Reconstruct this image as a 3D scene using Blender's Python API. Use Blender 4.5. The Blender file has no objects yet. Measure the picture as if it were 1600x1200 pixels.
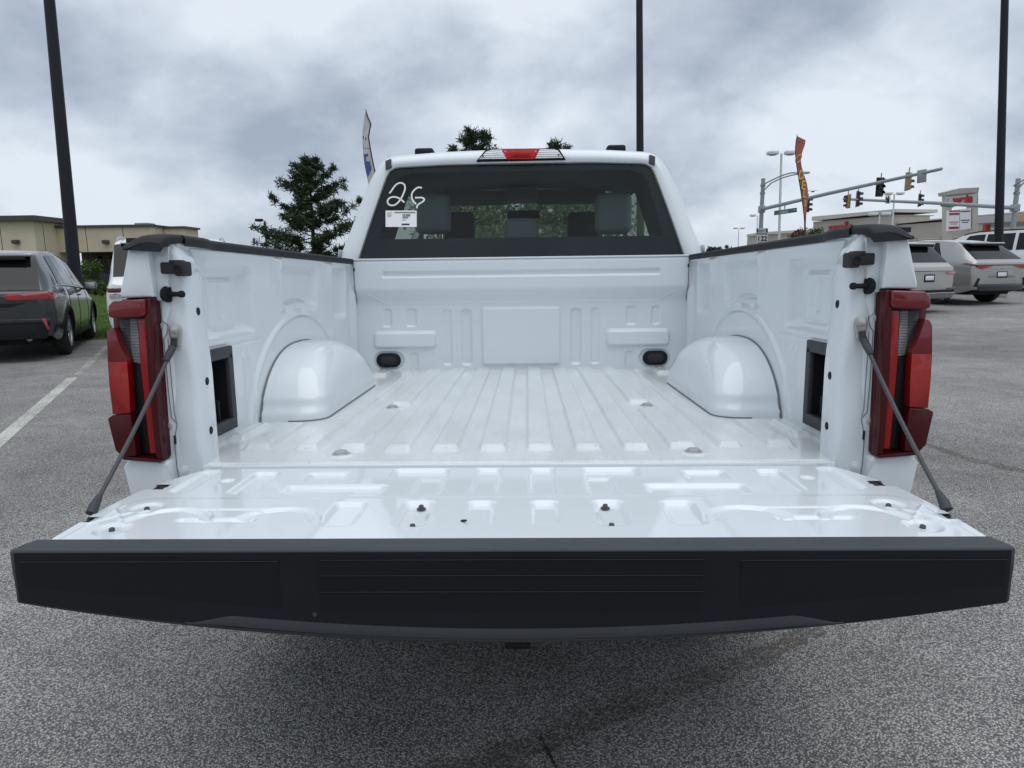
import bpy, bmesh, math, random
import numpy as np
from mathutils import Vector, Matrix
random.seed(7); np.random.seed(7)
scene = bpy.context.scene
COL = scene.collection
R = math.radians

# ------------------------------------------------------------------ camera
F = 1050.0; CX, CY = 800.0, 600.0; EYE = 1.32           # pixel frame 1600 x 1200
def basis(vx, vy, roll):
    r = R(roll); a, b = (vx-CX)/F, (CY-vy)/F
    a2 = a*math.cos(r)+b*math.sin(r); b2 = -a*math.sin(r)+b*math.cos(r)
    n = math.sqrt(a2*a2+b2*b2+1); w = math.asin(a2/n); p = math.atan2(b2, 1)
    f = np.array([-math.sin(w)*math.cos(p), math.cos(w)*math.cos(p), -math.sin(p)])
    r0 = np.array([math.cos(w), math.sin(w), 0]); u0 = np.cross(r0, f)
    return r0*math.cos(r)-u0*math.sin(r), r0*math.sin(r)+u0*math.cos(r), f
class Cam:
    def __init__(s, C, vx, vy, roll): s.C = np.array(C, float); s.r, s.u, s.f = basis(vx, vy, roll)
    def at(s, px, py, **k):
        d = s.f+(px-CX)/F*s.r+(CY-py)/F*s.u
        (ax, v), = k.items(); i = 'xyz'.index(ax)
        return s.C+(v-s.C[i])/d[i]*d
CPOS = (0.032, 0, EYE)
T = Cam(CPOS, 823, 440, 0.7)      # pixel -> point in the pickup's own frame (it stands nose-down)
W = Cam(CPOS, 823, 420, 0.7)      # pixel -> point in the world
cam = bpy.data.cameras.new('camera'); camo = bpy.data.objects.new('camera', cam); COL.objects.link(camo)
cam.sensor_width = 36; cam.lens = F/1600*36; cam.clip_start = 0.05; cam.clip_end = 3000
camo.matrix_world = Matrix(((W.r[0], W.u[0], -W.f[0], CPOS[0]), (W.r[1], W.u[1], -W.f[1], CPOS[1]),
                            (W.r[2], W.u[2], -W.f[2], CPOS[2]), (0, 0, 0, 1)))
scene.camera = camo

# ------------------------------------------------------------------ sky, sun, exposure
SUN_EL, SUN_AZ = 77.0, 155.0       # azimuth from +Y towards +X
world = bpy.data.worlds.new('World'); scene.world = world; world.use_nodes = True
nt = world.node_tree; nt.nodes.clear()
def N(tree, t, **k):
    n = tree.nodes.new(t)
    for a, b in k.items(): setattr(n, a, b)
    return n
def mth(tree, op, a, b=None, c=None, clamp=False):
    n = N(tree, 'ShaderNodeMath', operation=op); n.use_clamp = clamp
    for i, v in enumerate((a, b, c)):
        if v is None: continue
        if isinstance(v, (int, float)): n.inputs[i].default_value = v
        else: tree.links.new(v, n.inputs[i])
    return n.outputs[0]
def ramp(tree, fac, stops, interp='LINEAR'):
    n = N(tree, 'ShaderNodeValToRGB'); n.color_ramp.interpolation = interp
    e = n.color_ramp.elements
    while len(e) < len(stops): e.new(0.5)
    for i, (p, c) in enumerate(stops):
        e[i].position = p; e[i].color = (c[0], c[1], c[2], 1) if len(c) == 3 else c
    tree.links.new(fac, n.inputs[0]); return n.outputs[0]
def mixc(tree, fac, a, b, mode='MIX'):
    n = N(tree, 'ShaderNodeMix', data_type='RGBA', blend_type=mode)
    for i, v in ((0, fac), (6, a), (7, b)):
        if isinstance(v, (int, float)): n.inputs[i].default_value = v
        elif isinstance(v, (tuple, list)): n.inputs[i].default_value = (v[0], v[1], v[2], 1)
        else: tree.links.new(v, n.inputs[i])
    return n.outputs[2]
def noise(tree, vec, scale, detail=6, rough=0.55, dist=0.0, dim='3D'):
    n = N(tree, 'ShaderNodeTexNoise', noise_dimensions=dim)
    n.inputs['Scale'].default_value = scale; n.inputs['Detail'].default_value = detail
    n.inputs['Roughness'].default_value = rough; n.inputs['Distortion'].default_value = dist
    if vec is not None: tree.links.new(vec, n.inputs['Vector'])
    return n.outputs['Fac']
def build_world():
    t = nt; L = t.links
    tc = N(t, 'ShaderNodeTexCoord'); sep = N(t, 'ShaderNodeSeparateXYZ'); L.new(tc.outputs['Generated'], sep.inputs[0])
    sky = N(t, 'ShaderNodeTexSky', sky_type='NISHITA'); sky.sun_disc = False
    sky.sun_elevation = R(SUN_EL); sky.sun_rotation = R(SUN_AZ)
    zc = mth(t, 'ADD', mth(t, 'MAXIMUM', sep.outputs[2], 0.0), 0.55)
    cmb = N(t, 'ShaderNodeCombineXYZ')
    L.new(mth(t, 'DIVIDE', sep.outputs[0], zc), cmb.inputs[0]); L.new(mth(t, 'DIVIDE', sep.outputs[1], zc), cmb.inputs[1])
    cmb.inputs[2].default_value = 4.7
    n1 = noise(t, cmb.outputs[0], 2.6, 5, 0.50, 0.15)
    mp = N(t, 'ShaderNodeMapping'); mp.inputs['Location'].default_value = (3.1, 8.4, 0); mp.inputs['Scale'].default_value = (1.0, 1.3, 1)
    L.new(cmb.outputs[0], mp.inputs['Vector'])
    n2 = noise(t, mp.outputs[0], 7.5, 6, 0.55, 0.3)
    n = mth(t, 'ADD', mth(t, 'MULTIPLY', n1, 0.78), mth(t, 'MULTIPLY', n2, 0.22))
    c = ramp(t, n, [(0.35, (3.5, 4.1, 5.05)), (0.44, (4.8, 5.45, 6.4)), (0.51, (6.1, 6.75, 7.7)), (0.60, (7.6, 8.25, 9.05))])
    hz = mth(t, 'POWER', mth(t, 'SUBTRACT', 1.0, mth(t, 'MAXIMUM', sep.outputs[2], 0.0)), 14.0, clamp=True)
    c = mixc(t, mth(t, 'MULTIPLY', hz, 0.5), c, (6.2, 6.9, 7.6))
    c = mixc(t, 0.06, c, sky.outputs[0])
    bg = N(t, 'ShaderNodeBackground'); bg.inputs['Strength'].default_value = 0.1
    L.new(c, bg.inputs[0]); out = N(t, 'ShaderNodeOutputWorld'); L.new(bg.outputs[0], out.inputs[0])
build_world()
sun = bpy.data.lights.new('sun', 'SUN'); suno = bpy.data.objects.new('sun', sun); COL.objects.link(suno)
sun.energy = 1.5; sun.angle = R(68); sun.color = (1.0, 0.99, 0.975)
sd = Vector((math.sin(R(SUN_AZ))*math.cos(R(SUN_EL)), math.cos(R(SUN_AZ))*math.cos(R(SUN_EL)), math.sin(R(SUN_EL))))
suno.rotation_euler = sd.to_track_quat('Z', 'Y').to_euler(); suno.location = (0, 0, 30)
scene.view_settings.view_transform = 'Standard'; scene.view_settings.look = 'None'
scene.view_settings.exposure = 0.08; scene.view_settings.gamma = 1.0; scene.view_settings.use_curve_mapping = False
scene.render.resolution_x = 1024; scene.render.resolution_y = 768
scene.render.engine = 'CYCLES'; scene.cycles.max_bounces = 8; scene.cycles.transparent_max_bounces = 12

# ------------------------------------------------------------------ materials
MATS = {}
def mat(name, base, rough=0.5, metal=0.0, coat=0.0, spec=0.5, var=0.06, vscale=6.0, bump=0.0, bscale=200.0, coat_rough=0.03):
    if name in MATS: return MATS[name]
    m = bpy.data.materials.new(name); m.use_nodes = True; t = m.node_tree; b = t.nodes['Principled BSDF']
    tc = N(t, 'ShaderNodeTexCoord')
    n = noise(t, tc.outputs['Object'], vscale, 5, 0.6)
    lo = tuple(v*(1-var) for v in base); hi = tuple(min(1, v*(1+var)) for v in base)
    t.links.new(ramp(t, n, [(0.3, lo), (0.7, hi)]), b.inputs['Base Color'])
    t.links.new(mth(t, 'ADD', mth(t, 'MULTIPLY', n, 0.08), max(0.0, rough-0.04)), b.inputs['Roughness'])
    b.inputs['Metallic'].default_value = metal; b.inputs['Coat Weight'].default_value = coat
    b.inputs['Coat Roughness'].default_value = coat_rough; b.inputs['Specular IOR Level'].default_value = spec
    if bump:
        bn = N(t, 'ShaderNodeBump'); bn.inputs['Strength'].default_value = bump; bn.inputs['Distance'].default_value = 0.002
        t.links.new(noise(t, tc.outputs['Object'], bscale, 3, 0.6), bn.inputs['Height']); t.links.new(bn.outputs[0], b.inputs['Normal'])
    MATS[name] = m; return m
def glass(name, tint, refl=1.0, rough=0.0):
    if name in MATS: return MATS[name]
    m = bpy.data.materials.new(name); m.use_nodes = True; t = m.node_tree; t.nodes.clear()
    o = N(t, 'ShaderNodeOutputMaterial'); tr = N(t, 'ShaderNodeBsdfTransparent'); tr.inputs[0].default_value = (*tint, 1)
    gl = N(t, 'ShaderNodeBsdfGlossy'); gl.inputs['Roughness'].default_value = rough
    fr = N(t, 'ShaderNodeFresnel'); fr.inputs[0].default_value = 1.5
    mx = N(t, 'ShaderNodeMixShader'); t.links.new(mth(t, 'MULTIPLY', fr.outputs[0], refl), mx.inputs[0])
    t.links.new(tr.outputs[0], mx.inputs[1]); t.links.new(gl.outputs[0], mx.inputs[2]); t.links.new(mx.outputs[0], o.inputs[0])
    MATS[name] = m; return m
PAINT = mat('white_paint', (0.69, 0.738, 0.764), 0.42, coat=1.0, var=0.02, vscale=3, coat_rough=0.05)
def floor_paint():
    m = bpy.data.materials.new('bed_floor_paint'); m.use_nodes = True; t = m.node_tree; b = t.nodes['Principled BSDF']
    tc = N(t, 'ShaderNodeTexCoord'); mp = N(t, 'ShaderNodeMapping'); mp.inputs['Scale'].default_value = (1, 0.35, 1)
    t.links.new(tc.outputs['Object'], mp.inputs['Vector'])
    n1 = noise(t, mp.outputs[0], 9, 6, 0.65); n2 = noise(t, tc.outputs['Object'], 90, 4, 0.7)
    c = ramp(t, n1, [(0.35, (0.58, 0.605, 0.612)), (0.62, (0.68, 0.715, 0.732))])
    sp = ramp(t, n2, [(0.31, (0.50, 0.47, 0.43)), (0.39, (1, 1, 1))])
    t.links.new(mixc(t, 0.8, c, sp, 'MULTIPLY'), b.inputs['Base Color'])
    b.inputs['Roughness'].default_value = 0.45; b.inputs['Coat Weight'].default_value = 0.85
    t.links.new(ramp(t, n1, [(0.35, (0.22, 0.22, 0.22)), (0.65, (0.07, 0.07, 0.07))]), b.inputs['Coat Roughness'])
    return m
FLOORP = floor_paint()
BLACKP = mat('black_plastic', (0.010, 0.0115, 0.015), 0.6, bump=0.25, bscale=900, var=0.15, spec=0.22)
def pad_material():
    m = bpy.data.materials.new('knurled_black_plastic'); m.use_nodes = True; t = m.node_tree; b = t.nodes['Principled BSDF']
    tc = N(t, 'ShaderNodeTexCoord'); v = N(t, 'ShaderNodeTexVoronoi', feature='F1'); v.inputs['Scale'].default_value = 260; v.inputs['Randomness'].default_value = 0.15
    t.links.new(tc.outputs['Object'], v.inputs['Vector'])
    b.inputs['Base Color'].default_value = (0.008, 0.0095, 0.013, 1); b.inputs['Roughness'].default_value = 0.62
    b.inputs['Specular IOR Level'].default_value = 0.22
    bn = N(t, 'ShaderNodeBump'); bn.inputs['Strength'].default_value = 0.6; bn.inputs['Distance'].default_value = 0.001
    t.links.new(v.outputs['Distance'], bn.inputs['Height']); t.links.new(bn.outputs[0], b.inputs['Normal'])
    return m
PADM = pad_material()
CAPM = mat('rail_cap_plastic', (0.019, 0.021, 0.025), 0.6, bump=0.3, bscale=700, var=0.1, spec=0.28)
RIBM = mat('dark_rib', (0.024, 0.025, 0.028), 0.6, spec=0.25)
TRIMG = mat('grey_black_trim', (0.045, 0.048, 0.055), 0.62, bump=0.3, bscale=700, var=0.1, spec=0.4)
DARK = mat('dark_void', (0.006, 0.006, 0.007), 0.8, var=0.2)
RUBBER = mat('rubber', (0.02, 0.02, 0.021), 0.75, bump=0.3, bscale=150, var=0.2)
STEEL = mat('zinc_steel', (0.55, 0.54, 0.50), 0.35, metal=0.9, var=0.1)
SCREW = mat('dark_screw', (0.10, 0.10, 0.10), 0.4, metal=0.8)
SEAM = mat('seam_grey', (0.17, 0.18, 0.19), 0.8)  # dark grey of the panel joints, sealer lines and slots
ALLOY = mat('alloy', (0.45, 0.46, 0.47), 0.3, metal=0.9)
REDL = mat('red_lens', (0.30, 0.004, 0.005), 0.22, coat=0.35, spec=0.35)
REDBAR = mat('rose_red_lens', (0.15, 0.006, 0.011), 0.22, coat=0.7, spec=0.4)
REDDK = mat('deep_red_lens', (0.055, 0.0015, 0.003), 0.28, coat=0.12, spec=0.3)
BLKLENS = mat('smoked_lens', (0.006, 0.0055, 0.007), 0.35, coat=0.05, spec=0.2)
def striped_lens(name, c0, c1, axis, scale):
    m = bpy.data.materials.new(name); m.use_nodes = True; t = m.node_tree; b = t.nodes['Principled BSDF']
    tc = N(t, 'ShaderNodeTexCoord'); w = N(t, 'ShaderNodeTexWave', wave_type='BANDS', bands_direction=axis)
    w.inputs['Scale'].default_value = scale; w.inputs['Distortion'].default_value = 1.0; w.inputs['Detail'].default_value = 2
    t.links.new(tc.outputs['Object'], w.inputs['Vector'])
    t.links.new(ramp(t, w.outputs['Fac'], [(0.25, c0), (0.75, c1)]), b.inputs['Base Color'])
    b.inputs['Roughness'].default_value = 0.2; b.inputs['Metallic'].default_value = 0.3; b.inputs['Coat Weight'].default_value = 0.5; b.inputs['Specular IOR Level'].default_value = 0.35
    bn = N(t, 'ShaderNodeBump'); bn.inputs['Strength'].default_value = 0.5; bn.inputs['Distance'].default_value = 0.003
    t.links.new(w.outputs['Fac'], bn.inputs['Height']); t.links.new(bn.outputs[0], b.inputs['Normal']); return m
CLEARL = striped_lens('clear_lens', (0.03, 0.03, 0.034), (0.34, 0.34, 0.35), 'Z', 85)
MESHL = striped_lens('dark_mesh_lens', (0.012, 0.012, 0.014), (0.07, 0.07, 0.075), 'Z', 90)
CLEARW = striped_lens('bright_clear_lens', (0.42, 0.44, 0.45), (0.85, 0.86, 0.86), 'Z', 30)
REDGRID = striped_lens('red_grid_lens', (0.26, 0.003, 0.003), (0.36, 0.007, 0.004), 'Z', 130)
REDBRT = striped_lens('bright_red_lens', (0.55, 0.012, 0.015), (0.75, 0.03, 0.03), 'X', 30)
WINGL = glass('tinted_window', (0.62, 0.71, 0.69), 0.75)
CABGL = glass('clear_window', (0.88, 0.93, 0.91), 0.6)
PRIVGL = mat('privacy_glass', (0.008, 0.009, 0.010), 0.05, coat=0.0, spec=0.32)
GREYSEAT = mat('grey_vinyl', (0.30, 0.325, 0.325), 0.55, bump=0.2, bscale=300)
DKSEAT = mat('charcoal_vinyl', (0.05, 0.053, 0.055), 0.6, bump=0.2, bscale=300)
LINER = mat('headliner_fabric', (0.30, 0.31, 0.30), 0.9)
PAPER = mat('paper_label', (0.82, 0.82, 0.84), 0.6, var=0.02)
INK = mat('black_ink', (0.02, 0.02, 0.022), 0.7)
GREYINK = mat('grey_ink', (0.22, 0.22, 0.23), 0.7)
MARKER = mat('white_marker', (0.80, 0.82, 0.80), 0.8, var=0.1, vscale=60)

# ------------------------------------------------------------------ mesh helpers
def link(o, parent=None):
    COL.objects.link(o)
    if parent is not None: o.parent = parent
    return o
def mk(name, verts, faces, m, parent=None, smooth=False):
    me = bpy.data.meshes.new(name); me.from_pydata([tuple(map(float, v)) for v in verts], [], faces); me.update()
    if smooth: me.polygons.foreach_set('use_smooth', [True]*len(me.polygons))
    me.materials.append(m); return link(bpy.data.objects.new(name, me), parent)
def empty(name, loc=(0, 0, 0), rz=0.0):
    o = bpy.data.objects.new(name, None); o.empty_display_size = 0.2; o.location = loc; o.rotation_euler = (0, 0, rz); return link(o)
def tag(o, label, cat, group=None):
    o['label'] = label; o['category'] = cat
    if group: o['group'] = group
    return o
def setting(o, kind='structure'): o['kind'] = kind; return o
def copytree(o, parent=None):
    c = o.copy(); COL.objects.link(c); c.parent = parent
    for ch in o.children: copytree(ch, c)
    return c
def grid(name, P, m, parent=None, mask=None, flip=False, smooth=True):
    nu, nv = P.shape[:2]
    idx = np.arange(nu*nv).reshape(nu, nv)
    q = np.stack([idx[:-1, :-1], idx[1:, :-1], idx[1:, 1:], idx[:-1, 1:]], -1)
    if flip: q = q[..., ::-1]
    q = q.reshape(-1, 4)
    if mask is not None: q = q[mask.reshape(-1)]
    me = bpy.data.meshes.new(name); n = len(q)
    me.vertices.add(nu*nv); me.vertices.foreach_set('co', P.reshape(-1).astype(np.float32))
    me.loops.add(n*4); me.loops.foreach_set('vertex_index', q.reshape(-1).astype(np.int32))
    me.polygons.add(n); me.polygons.foreach_set('loop_start', np.arange(0, n*4, 4, dtype=np.int32))
    me.polygons.foreach_set('loop_total', np.full(n, 4, dtype=np.int32))
    me.update(calc_edges=True); me.validate()
    if smooth: me.polygons.foreach_set('use_smooth', [True]*len(me.polygons))
    me.materials.append(m); return link(bpy.data.objects.new(name, me), parent)
class MB:
    def __init__(s): s.bm = bmesh.new()
    def poly(s, pts): return s.bm.faces.new([s.bm.verts.new(tuple(map(float, p))) for p in pts])
    def box(s, c, d, rot=None, bev=0.0, seg=2):
        M = Matrix.Translation(c) @ (rot.to_4x4() if rot is not None else Matrix.Identity(4)) @ Matrix.Diagonal((d[0], d[1], d[2], 1))
        r = bmesh.ops.create_cube(s.bm, size=1, matrix=M)
        if bev: bmesh.ops.bevel(s.bm, geom=list({e for v in r['verts'] for e in v.link_edges}), offset=bev, segments=seg, affect='EDGES', profile=0.5)
        return s
    def tube(s, pts, r, n=10, caps=True):
        pts = [Vector(p) for p in pts]; rs = [float(q) for q in r] if isinstance(r, (list, tuple)) else [float(r)]*len(pts)
        rings = []; up = Vector((0, 0, 1))
        for i, p in enumerate(pts):
            d = (pts[min(i+1, len(pts)-1)]-pts[max(i-1, 0)]).normalized()
            a = d.cross(up if abs(d.z) < 0.95 else Vector((1, 0, 0))).normalized(); b = d.cross(a)
            rings.append([s.bm.verts.new(p+rs[i]*(math.cos(2*math.pi*k/n)*a+math.sin(2*math.pi*k/n)*b)) for k in range(n)])
        for A, B in zip(rings, rings[1:]):
            for k in range(n): s.bm.faces.new((A[k], A[(k+1) % n], B[(k+1) % n], B[k]))
        if caps: s.bm.faces.new(rings[0]); s.bm.faces.new(rings[-1][::-1])
        return s
    def lathe(s, o, axis, prof, n=24):
        """prof: list of (distance along axis, radius)"""
        o = Vector(o); d = Vector(axis).normalized()
        a = d.cross(Vector((0, 0, 1)) if abs(d.z) < 0.95 else Vector((1, 0, 0))).normalized(); b = d.cross(a); rings = []
        for t, r in prof:
            rings.append([s.bm.verts.new(o+d*t+max(r, 1e-4)*(math.cos(2*math.pi*k/n)*a+math.sin(2*math.pi*k/n)*b)) for k in range(n)])
        for A, B in zip(rings, rings[1:]):
            for k in range(n): s.bm.faces.new((A[k], A[(k+1) % n], B[(k+1) % n], B[k]))
        s.bm.faces.new(rings[0][::-1]); s.bm.faces.new(rings[-1]); return s
    def prism(s, pts, vec, bev=0.0, seg=2):
        """polygon (3-D points) extruded along vec"""
        vec = Vector(vec); A = [s.bm.verts.new(tuple(map(float, p))) for p in pts]; B = [s.bm.verts.new(v.co+vec) for v in A]
        fs = [s.bm.faces.new(A), s.bm.faces.new(B[::-1])]; n = len(A)
        for k in range(n): fs.append(s.bm.faces.new((A[k], B[k], B[(k+1) % n], A[(k+1) % n])))
        if bev: bmesh.ops.bevel(s.bm, geom=list({e for f in fs for e in f.edges}), offset=bev, segments=seg, affect='EDGES', profile=0.5, clamp_overlap=True)
        return s
    def build(s, name, m, parent=None, smooth=True, mirror=False):
        if mirror:
            for v in s.bm.verts: v.co.x = -v.co.x
        bmesh.ops.recalc_face_normals(s.bm, faces=s.bm.faces)
        me = bpy.data.meshes.new(name); s.bm.to_mesh(me); s.bm.free(); me.materials.append(m)
        if smooth:
            me.polygons.foreach_set('use_smooth', [True]*len(me.polygons))
            try: me.set_sharp_from_angle(angle=R(40))
            except Exception: pass
        return link(bpy.data.objects.new(name, me), parent)
def mirrored(o, parent, name=None):
    """a mirror image of a mesh object about x = 0 under another parent"""
    me = o.data.copy(); bm = bmesh.new(); bm.from_mesh(me)
    for v in bm.verts: v.co.x = -v.co.x
    bmesh.ops.reverse_faces(bm, faces=bm.faces); bm.to_mesh(me); bm.free()
    c = bpy.data.objects.new(name or o.name.split('.')[0], me); link(c, parent); return c
def text(name, s, size, m, parent, M, bold=0.0, ext=0.002, align='CENTER', space=1.0):
    cu = bpy.data.curves.new(name, 'FONT'); cu.body = s; cu.size = size; cu.align_x = align; cu.align_y = 'CENTER'
    cu.extrude = ext; cu.offset = bold; cu.space_character = space; cu.resolution_u = 3
    o = bpy.data.objects.new(name, cu); me = bpy.data.meshes.new_from_object(o); bpy.data.objects.remove(o); bpy.data.curves.remove(cu)
    me.transform(M); me.materials.clear(); me.materials.append(m); me.name = name
    return link(bpy.data.objects.new(name, me), parent)
def frame(o, x, z):
    """matrix whose X axis is x, whose Y axis is z (text up) and origin o"""
    x = Vector(x).normalized(); z = Vector(z).normalized(); n = x.cross(z).normalized(); z = n.cross(x)
    return Matrix(((x.x, z.x, n.x, o[0]), (x.y, z.y, n.y, o[1]), (x.z, z.z, n.z, o[2]), (0, 0, 0, 1)))
def sm(t): t = np.clip(t, 0, 1); return t*t*(3-2*t)
def rr(u, v, u0, u1, v0, v1, r=0.01):
    cx, cy, hx, hy = (u0+u1)/2, (v0+v1)/2, abs(u1-u0)/2, abs(v1-v0)/2; r = min(r, hx, hy)
    qx = np.abs(u-cx)-hx+r; qy = np.abs(v-cy)-hy+r
    return np.hypot(np.maximum(qx, 0), np.maximum(qy, 0))+np.minimum(np.maximum(qx, qy), 0)-r
def emb(d, h, b): return h*sm(-d/b)


# ------------------------------------------------------------------ ground
def G(x, y):
    x = np.asarray(x, float); y = np.asarray(y, float)
    return sm((x-3.5)/9.0)*(0.30*sm((y-3.0)/10.0)+0.22*sm((y-17.0)/7.0))
def gz(x, y): return float(G(x, y))
def asphalt():
    m = bpy.data.materials.new('weathered_asphalt'); m.use_nodes = True; t = m.node_tree; b = t.nodes['Principled BSDF']; L = t.links
    tc = N(t, 'ShaderNodeTexCoord'); co = tc.outputs['Object']
    v = N(t, 'ShaderNodeTexVoronoi', feature='F1'); v.inputs['Scale'].default_value = 165; L.new(co, v.inputs['Vector'])
    v2 = N(t, 'ShaderNodeTexVoronoi', feature='F1'); v2.inputs['Scale'].default_value = 320; L.new(co, v2.inputs['Vector'])
    s = N(t, 'ShaderNodeSeparateColor'); L.new(v.outputs['Color'], s.inputs[0])
    stone = ramp(t, s.outputs[0], [(0.0, (0.29, 0.284, 0.275)), (0.5, (0.50, 0.49, 0.47)), (0.9, (0.72, 0.70, 0.66)), (0.985, (0.62, 0.605, 0.575)), (1.0, (0.78, 0.76, 0.73))])
    gap = ramp(t, v.outputs['Distance'], [(0.25, (1, 1, 1)), (0.62, (0.22, 0.22, 0.23))])
    c = mixc(t, 0.9, stone, gap, 'MULTIPLY')
    s2 = N(t, 'ShaderNodeSeparateColor'); L.new(v2.outputs['Color'], s2.inputs[0])
    c = mixc(t, 0.55, c, ramp(t, s2.outputs[0], [(0, (0.6, 0.6, 0.6)), (1, (1.35, 1.35, 1.35))]), 'MULTIPLY')
    big = noise(t, co, 0.35, 6, 0.6, 0.4); mid = noise(t, co, 2.6, 5, 0.6)
    c = mixc(t, 1.0, c, ramp(t, big, [(0.30, (0.72, 0.72, 0.73)), (0.5, (1.0, 1.0, 1.0)), (0.70, (1.22, 1.21, 1.19))]), 'MULTIPLY')
    c = mixc(t, 1.0, c, ramp(t, mid, [(0.3, (0.82, 0.82, 0.82)), (0.7, (1.14, 1.14, 1.14))]), 'MULTIPLY')
    L.new(c, b.inputs['Base Color']); b.inputs['Roughness'].default_value = 0.82; b.inputs['Specular IOR Level'].default_value = 0.35
    bn = N(t, 'ShaderNodeBump'); bn.inputs['Strength'].default_value = 0.9; bn.inputs['Distance'].default_value = 0.006; bn.invert = True
    L.new(mth(t, 'ADD', v.outputs['Distance'], mth(t, 'MULTIPLY', s.outputs[1], 0.5)), bn.inputs['Height']); L.new(bn.outputs[0], b.inputs['Normal'])
    return m
ASPH = asphalt()
def make_ground():
    u = np.linspace(-1, 1, 141); k = 6.2; ax = np.sinh(k*u)/math.sinh(k)*1200
    X, Y = np.meshgrid(ax, ax+8, indexing='ij')
    setting(grid('asphalt_ground', np.stack([X, Y, G(X, Y)], -1), ASPH))
make_ground()
GRID_A = R(26)                                   # the parking rows are turned 26 degrees
HD = np.array([-math.sin(GRID_A), math.cos(GRID_A)]); SD = np.array([math.cos(GRID_A), math.sin(GRID_A)])
def grass_mat():
    m = bpy.data.materials.new('lawn_soil'); m.use_nodes = True; t = m.node_tree; b = t.nodes['Principled BSDF']
    tc = N(t, 'ShaderNodeTexCoord'); n = noise(t, tc.outputs['Object'], 3, 8, 0.75); n2 = noise(t, tc.outputs['Object'], 40, 4, 0.7)
    c = ramp(t, n, [(0.3, (0.055, 0.10, 0.014)), (0.55, (0.085, 0.145, 0.022)), (0.75, (0.13, 0.17, 0.04))])
    t.links.new(mixc(t, 0.6, c, ramp(t, n2, [(0.3, (0.55, 0.55, 0.5)), (0.7, (1.25, 1.25, 1.2))]), 'MULTIPLY'), b.inputs['Base Color'])
    b.inputs['Roughness'].default_value = 0.9; return m
LAWN = grass_mat()
E0 = np.array([-8.8, 13.45])
def lawn():
    s = np.linspace(-45, 26, 72); d = np.concatenate([[0, 0.0], np.linspace(0.15, 60, 60)])
    S, D = np.meshgrid(s, d, indexing='ij')
    X = E0[0]+S*SD[0]+D*HD[0]; Y = E0[1]+S*SD[1]+D*HD[1]
    Z = G(X, Y)+0.03+0.03*np.sin(S*1.3)*np.sin(D*0.9); Z[:, 0] = G(X, Y)[:, 0]-0.02
    setting(grid('lawn', np.stack([X, Y, Z], -1), LAWN))
    # grass blades (nobody could count them)
    n = 26000; rs = np.random.RandomState(3)
    px = rs.uniform(95, 175, n); d = 13.6+rs.uniform(0, 1, n)**1.6*26
    x = (px-823)/F*d+rs.normal(0, 0.6, n); y = d+rs.uniform(-.3, .3, n)
    keep = ((x-E0[0])*HD[0]+(y-E0[1])*HD[1]) > 0.03; x, y = x[keep], y[keep]; n = len(x)
    a = rs.uniform(0, 6.28, n); h = rs.uniform(0.05, 0.11, n); w = 0.008+0.0004*y; le = rs.normal(0, 0.03, (n, 2))
    z = G(x, y)+0.02
    V = np.empty((n, 3, 3)); V[:, 0] = np.stack([x-w*np.cos(a), y-w*np.sin(a), z], -1); V[:, 1] = np.stack([x+w*np.cos(a), y+w*np.sin(a), z], -1)
    V[:, 2] = np.stack([x+le[:, 0], y+le[:, 1], z+h], -1)
    o = mk('grass', V.reshape(-1, 3), [(3*i, 3*i+1, 3*i+2) for i in range(n)], mat('grass_blade', (0.10, 0.17, 0.03), 0.7, var=0.35, vscale=4))
    setting(o, 'stuff'); o['label'] = 'short mown green grass beyond the parking row'; o['category'] = 'grass'
lawn()
def worn(name, base, lo, hi, scale):
    m = bpy.data.materials.new(name); m.use_nodes = True; t = m.node_tree; b = t.nodes['Principled BSDF']
    tc = N(t, 'ShaderNodeTexCoord'); n = noise(t, tc.outputs['Object'], scale, 8, 0.75)
    n2 = noise(t, tc.outputs['Object'], 1.2, 4, 0.6)
    b.inputs['Base Color'].default_value = (*base, 1); b.inputs['Roughness'].default_value = 0.85
    t.links.new(ramp(t, mth(t, 'ADD', mth(t, 'MULTIPLY', n, 0.7), mth(t, 'MULTIPLY', n2, 0.3)), [(lo, (0, 0, 0)), (hi, (1, 1, 1))]), b.inputs['Alpha']); return m
STRIPE = worn('worn_white_road_paint', (0.50, 0.50, 0.45), 0.40, 0.52, 55)
STRIPE2 = worn('faded_white_road_paint', (0.48, 0.48, 0.45), 0.43, 0.57, 60)
STAIN = worn('brown_crack_silt', (0.12, 0.10, 0.075), 0.42, 0.72, 45)
def strip(name, pts, w, m, dz=0.004, n=40, jit=0.0, seed=0):
    pts = np.array(pts, float); rs = np.random.RandomState(seed)
    seg = np.r_[0, np.cumsum(np.hypot(*np.diff(pts, axis=0).T))]; s = np.linspace(0, seg[-1], n)
    x = np.interp(s, seg, pts[:, 0]); y = np.interp(s, seg, pts[:, 1])
    tx = np.gradient(x); ty = np.gradient(y); l = np.hypot(tx, ty); nx, ny = -ty/l, tx/l
    wj = w*(1+jit*rs.normal(0, 1, n)); off = jit*w*np.cumsum(rs.normal(0, 0.35, n))*0.6
    A = np.stack([x+(off+wj/2)*nx, y+(off+wj/2)*ny], -1); B = np.stack([x+(off-wj/2)*nx, y+(off-wj/2)*ny], -1)
    P = np.stack([np.c_[A, G(A[:, 0], A[:, 1])+dz], np.c_[B, G(B[:, 0], B[:, 1])+dz]], 1)
    return setting(grid(name, P, m, smooth=False, flip=False))
strip('parking_line', [(-2.95, 2.6), (-4.22, 5.16), (-5.85, 8.45)], 0.12, STRIPE, n=50)
strip('parking_line', [(-5.95, 8.70), (-8.3, 13.3)], 0.10, STRIPE2, n=50)
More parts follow.
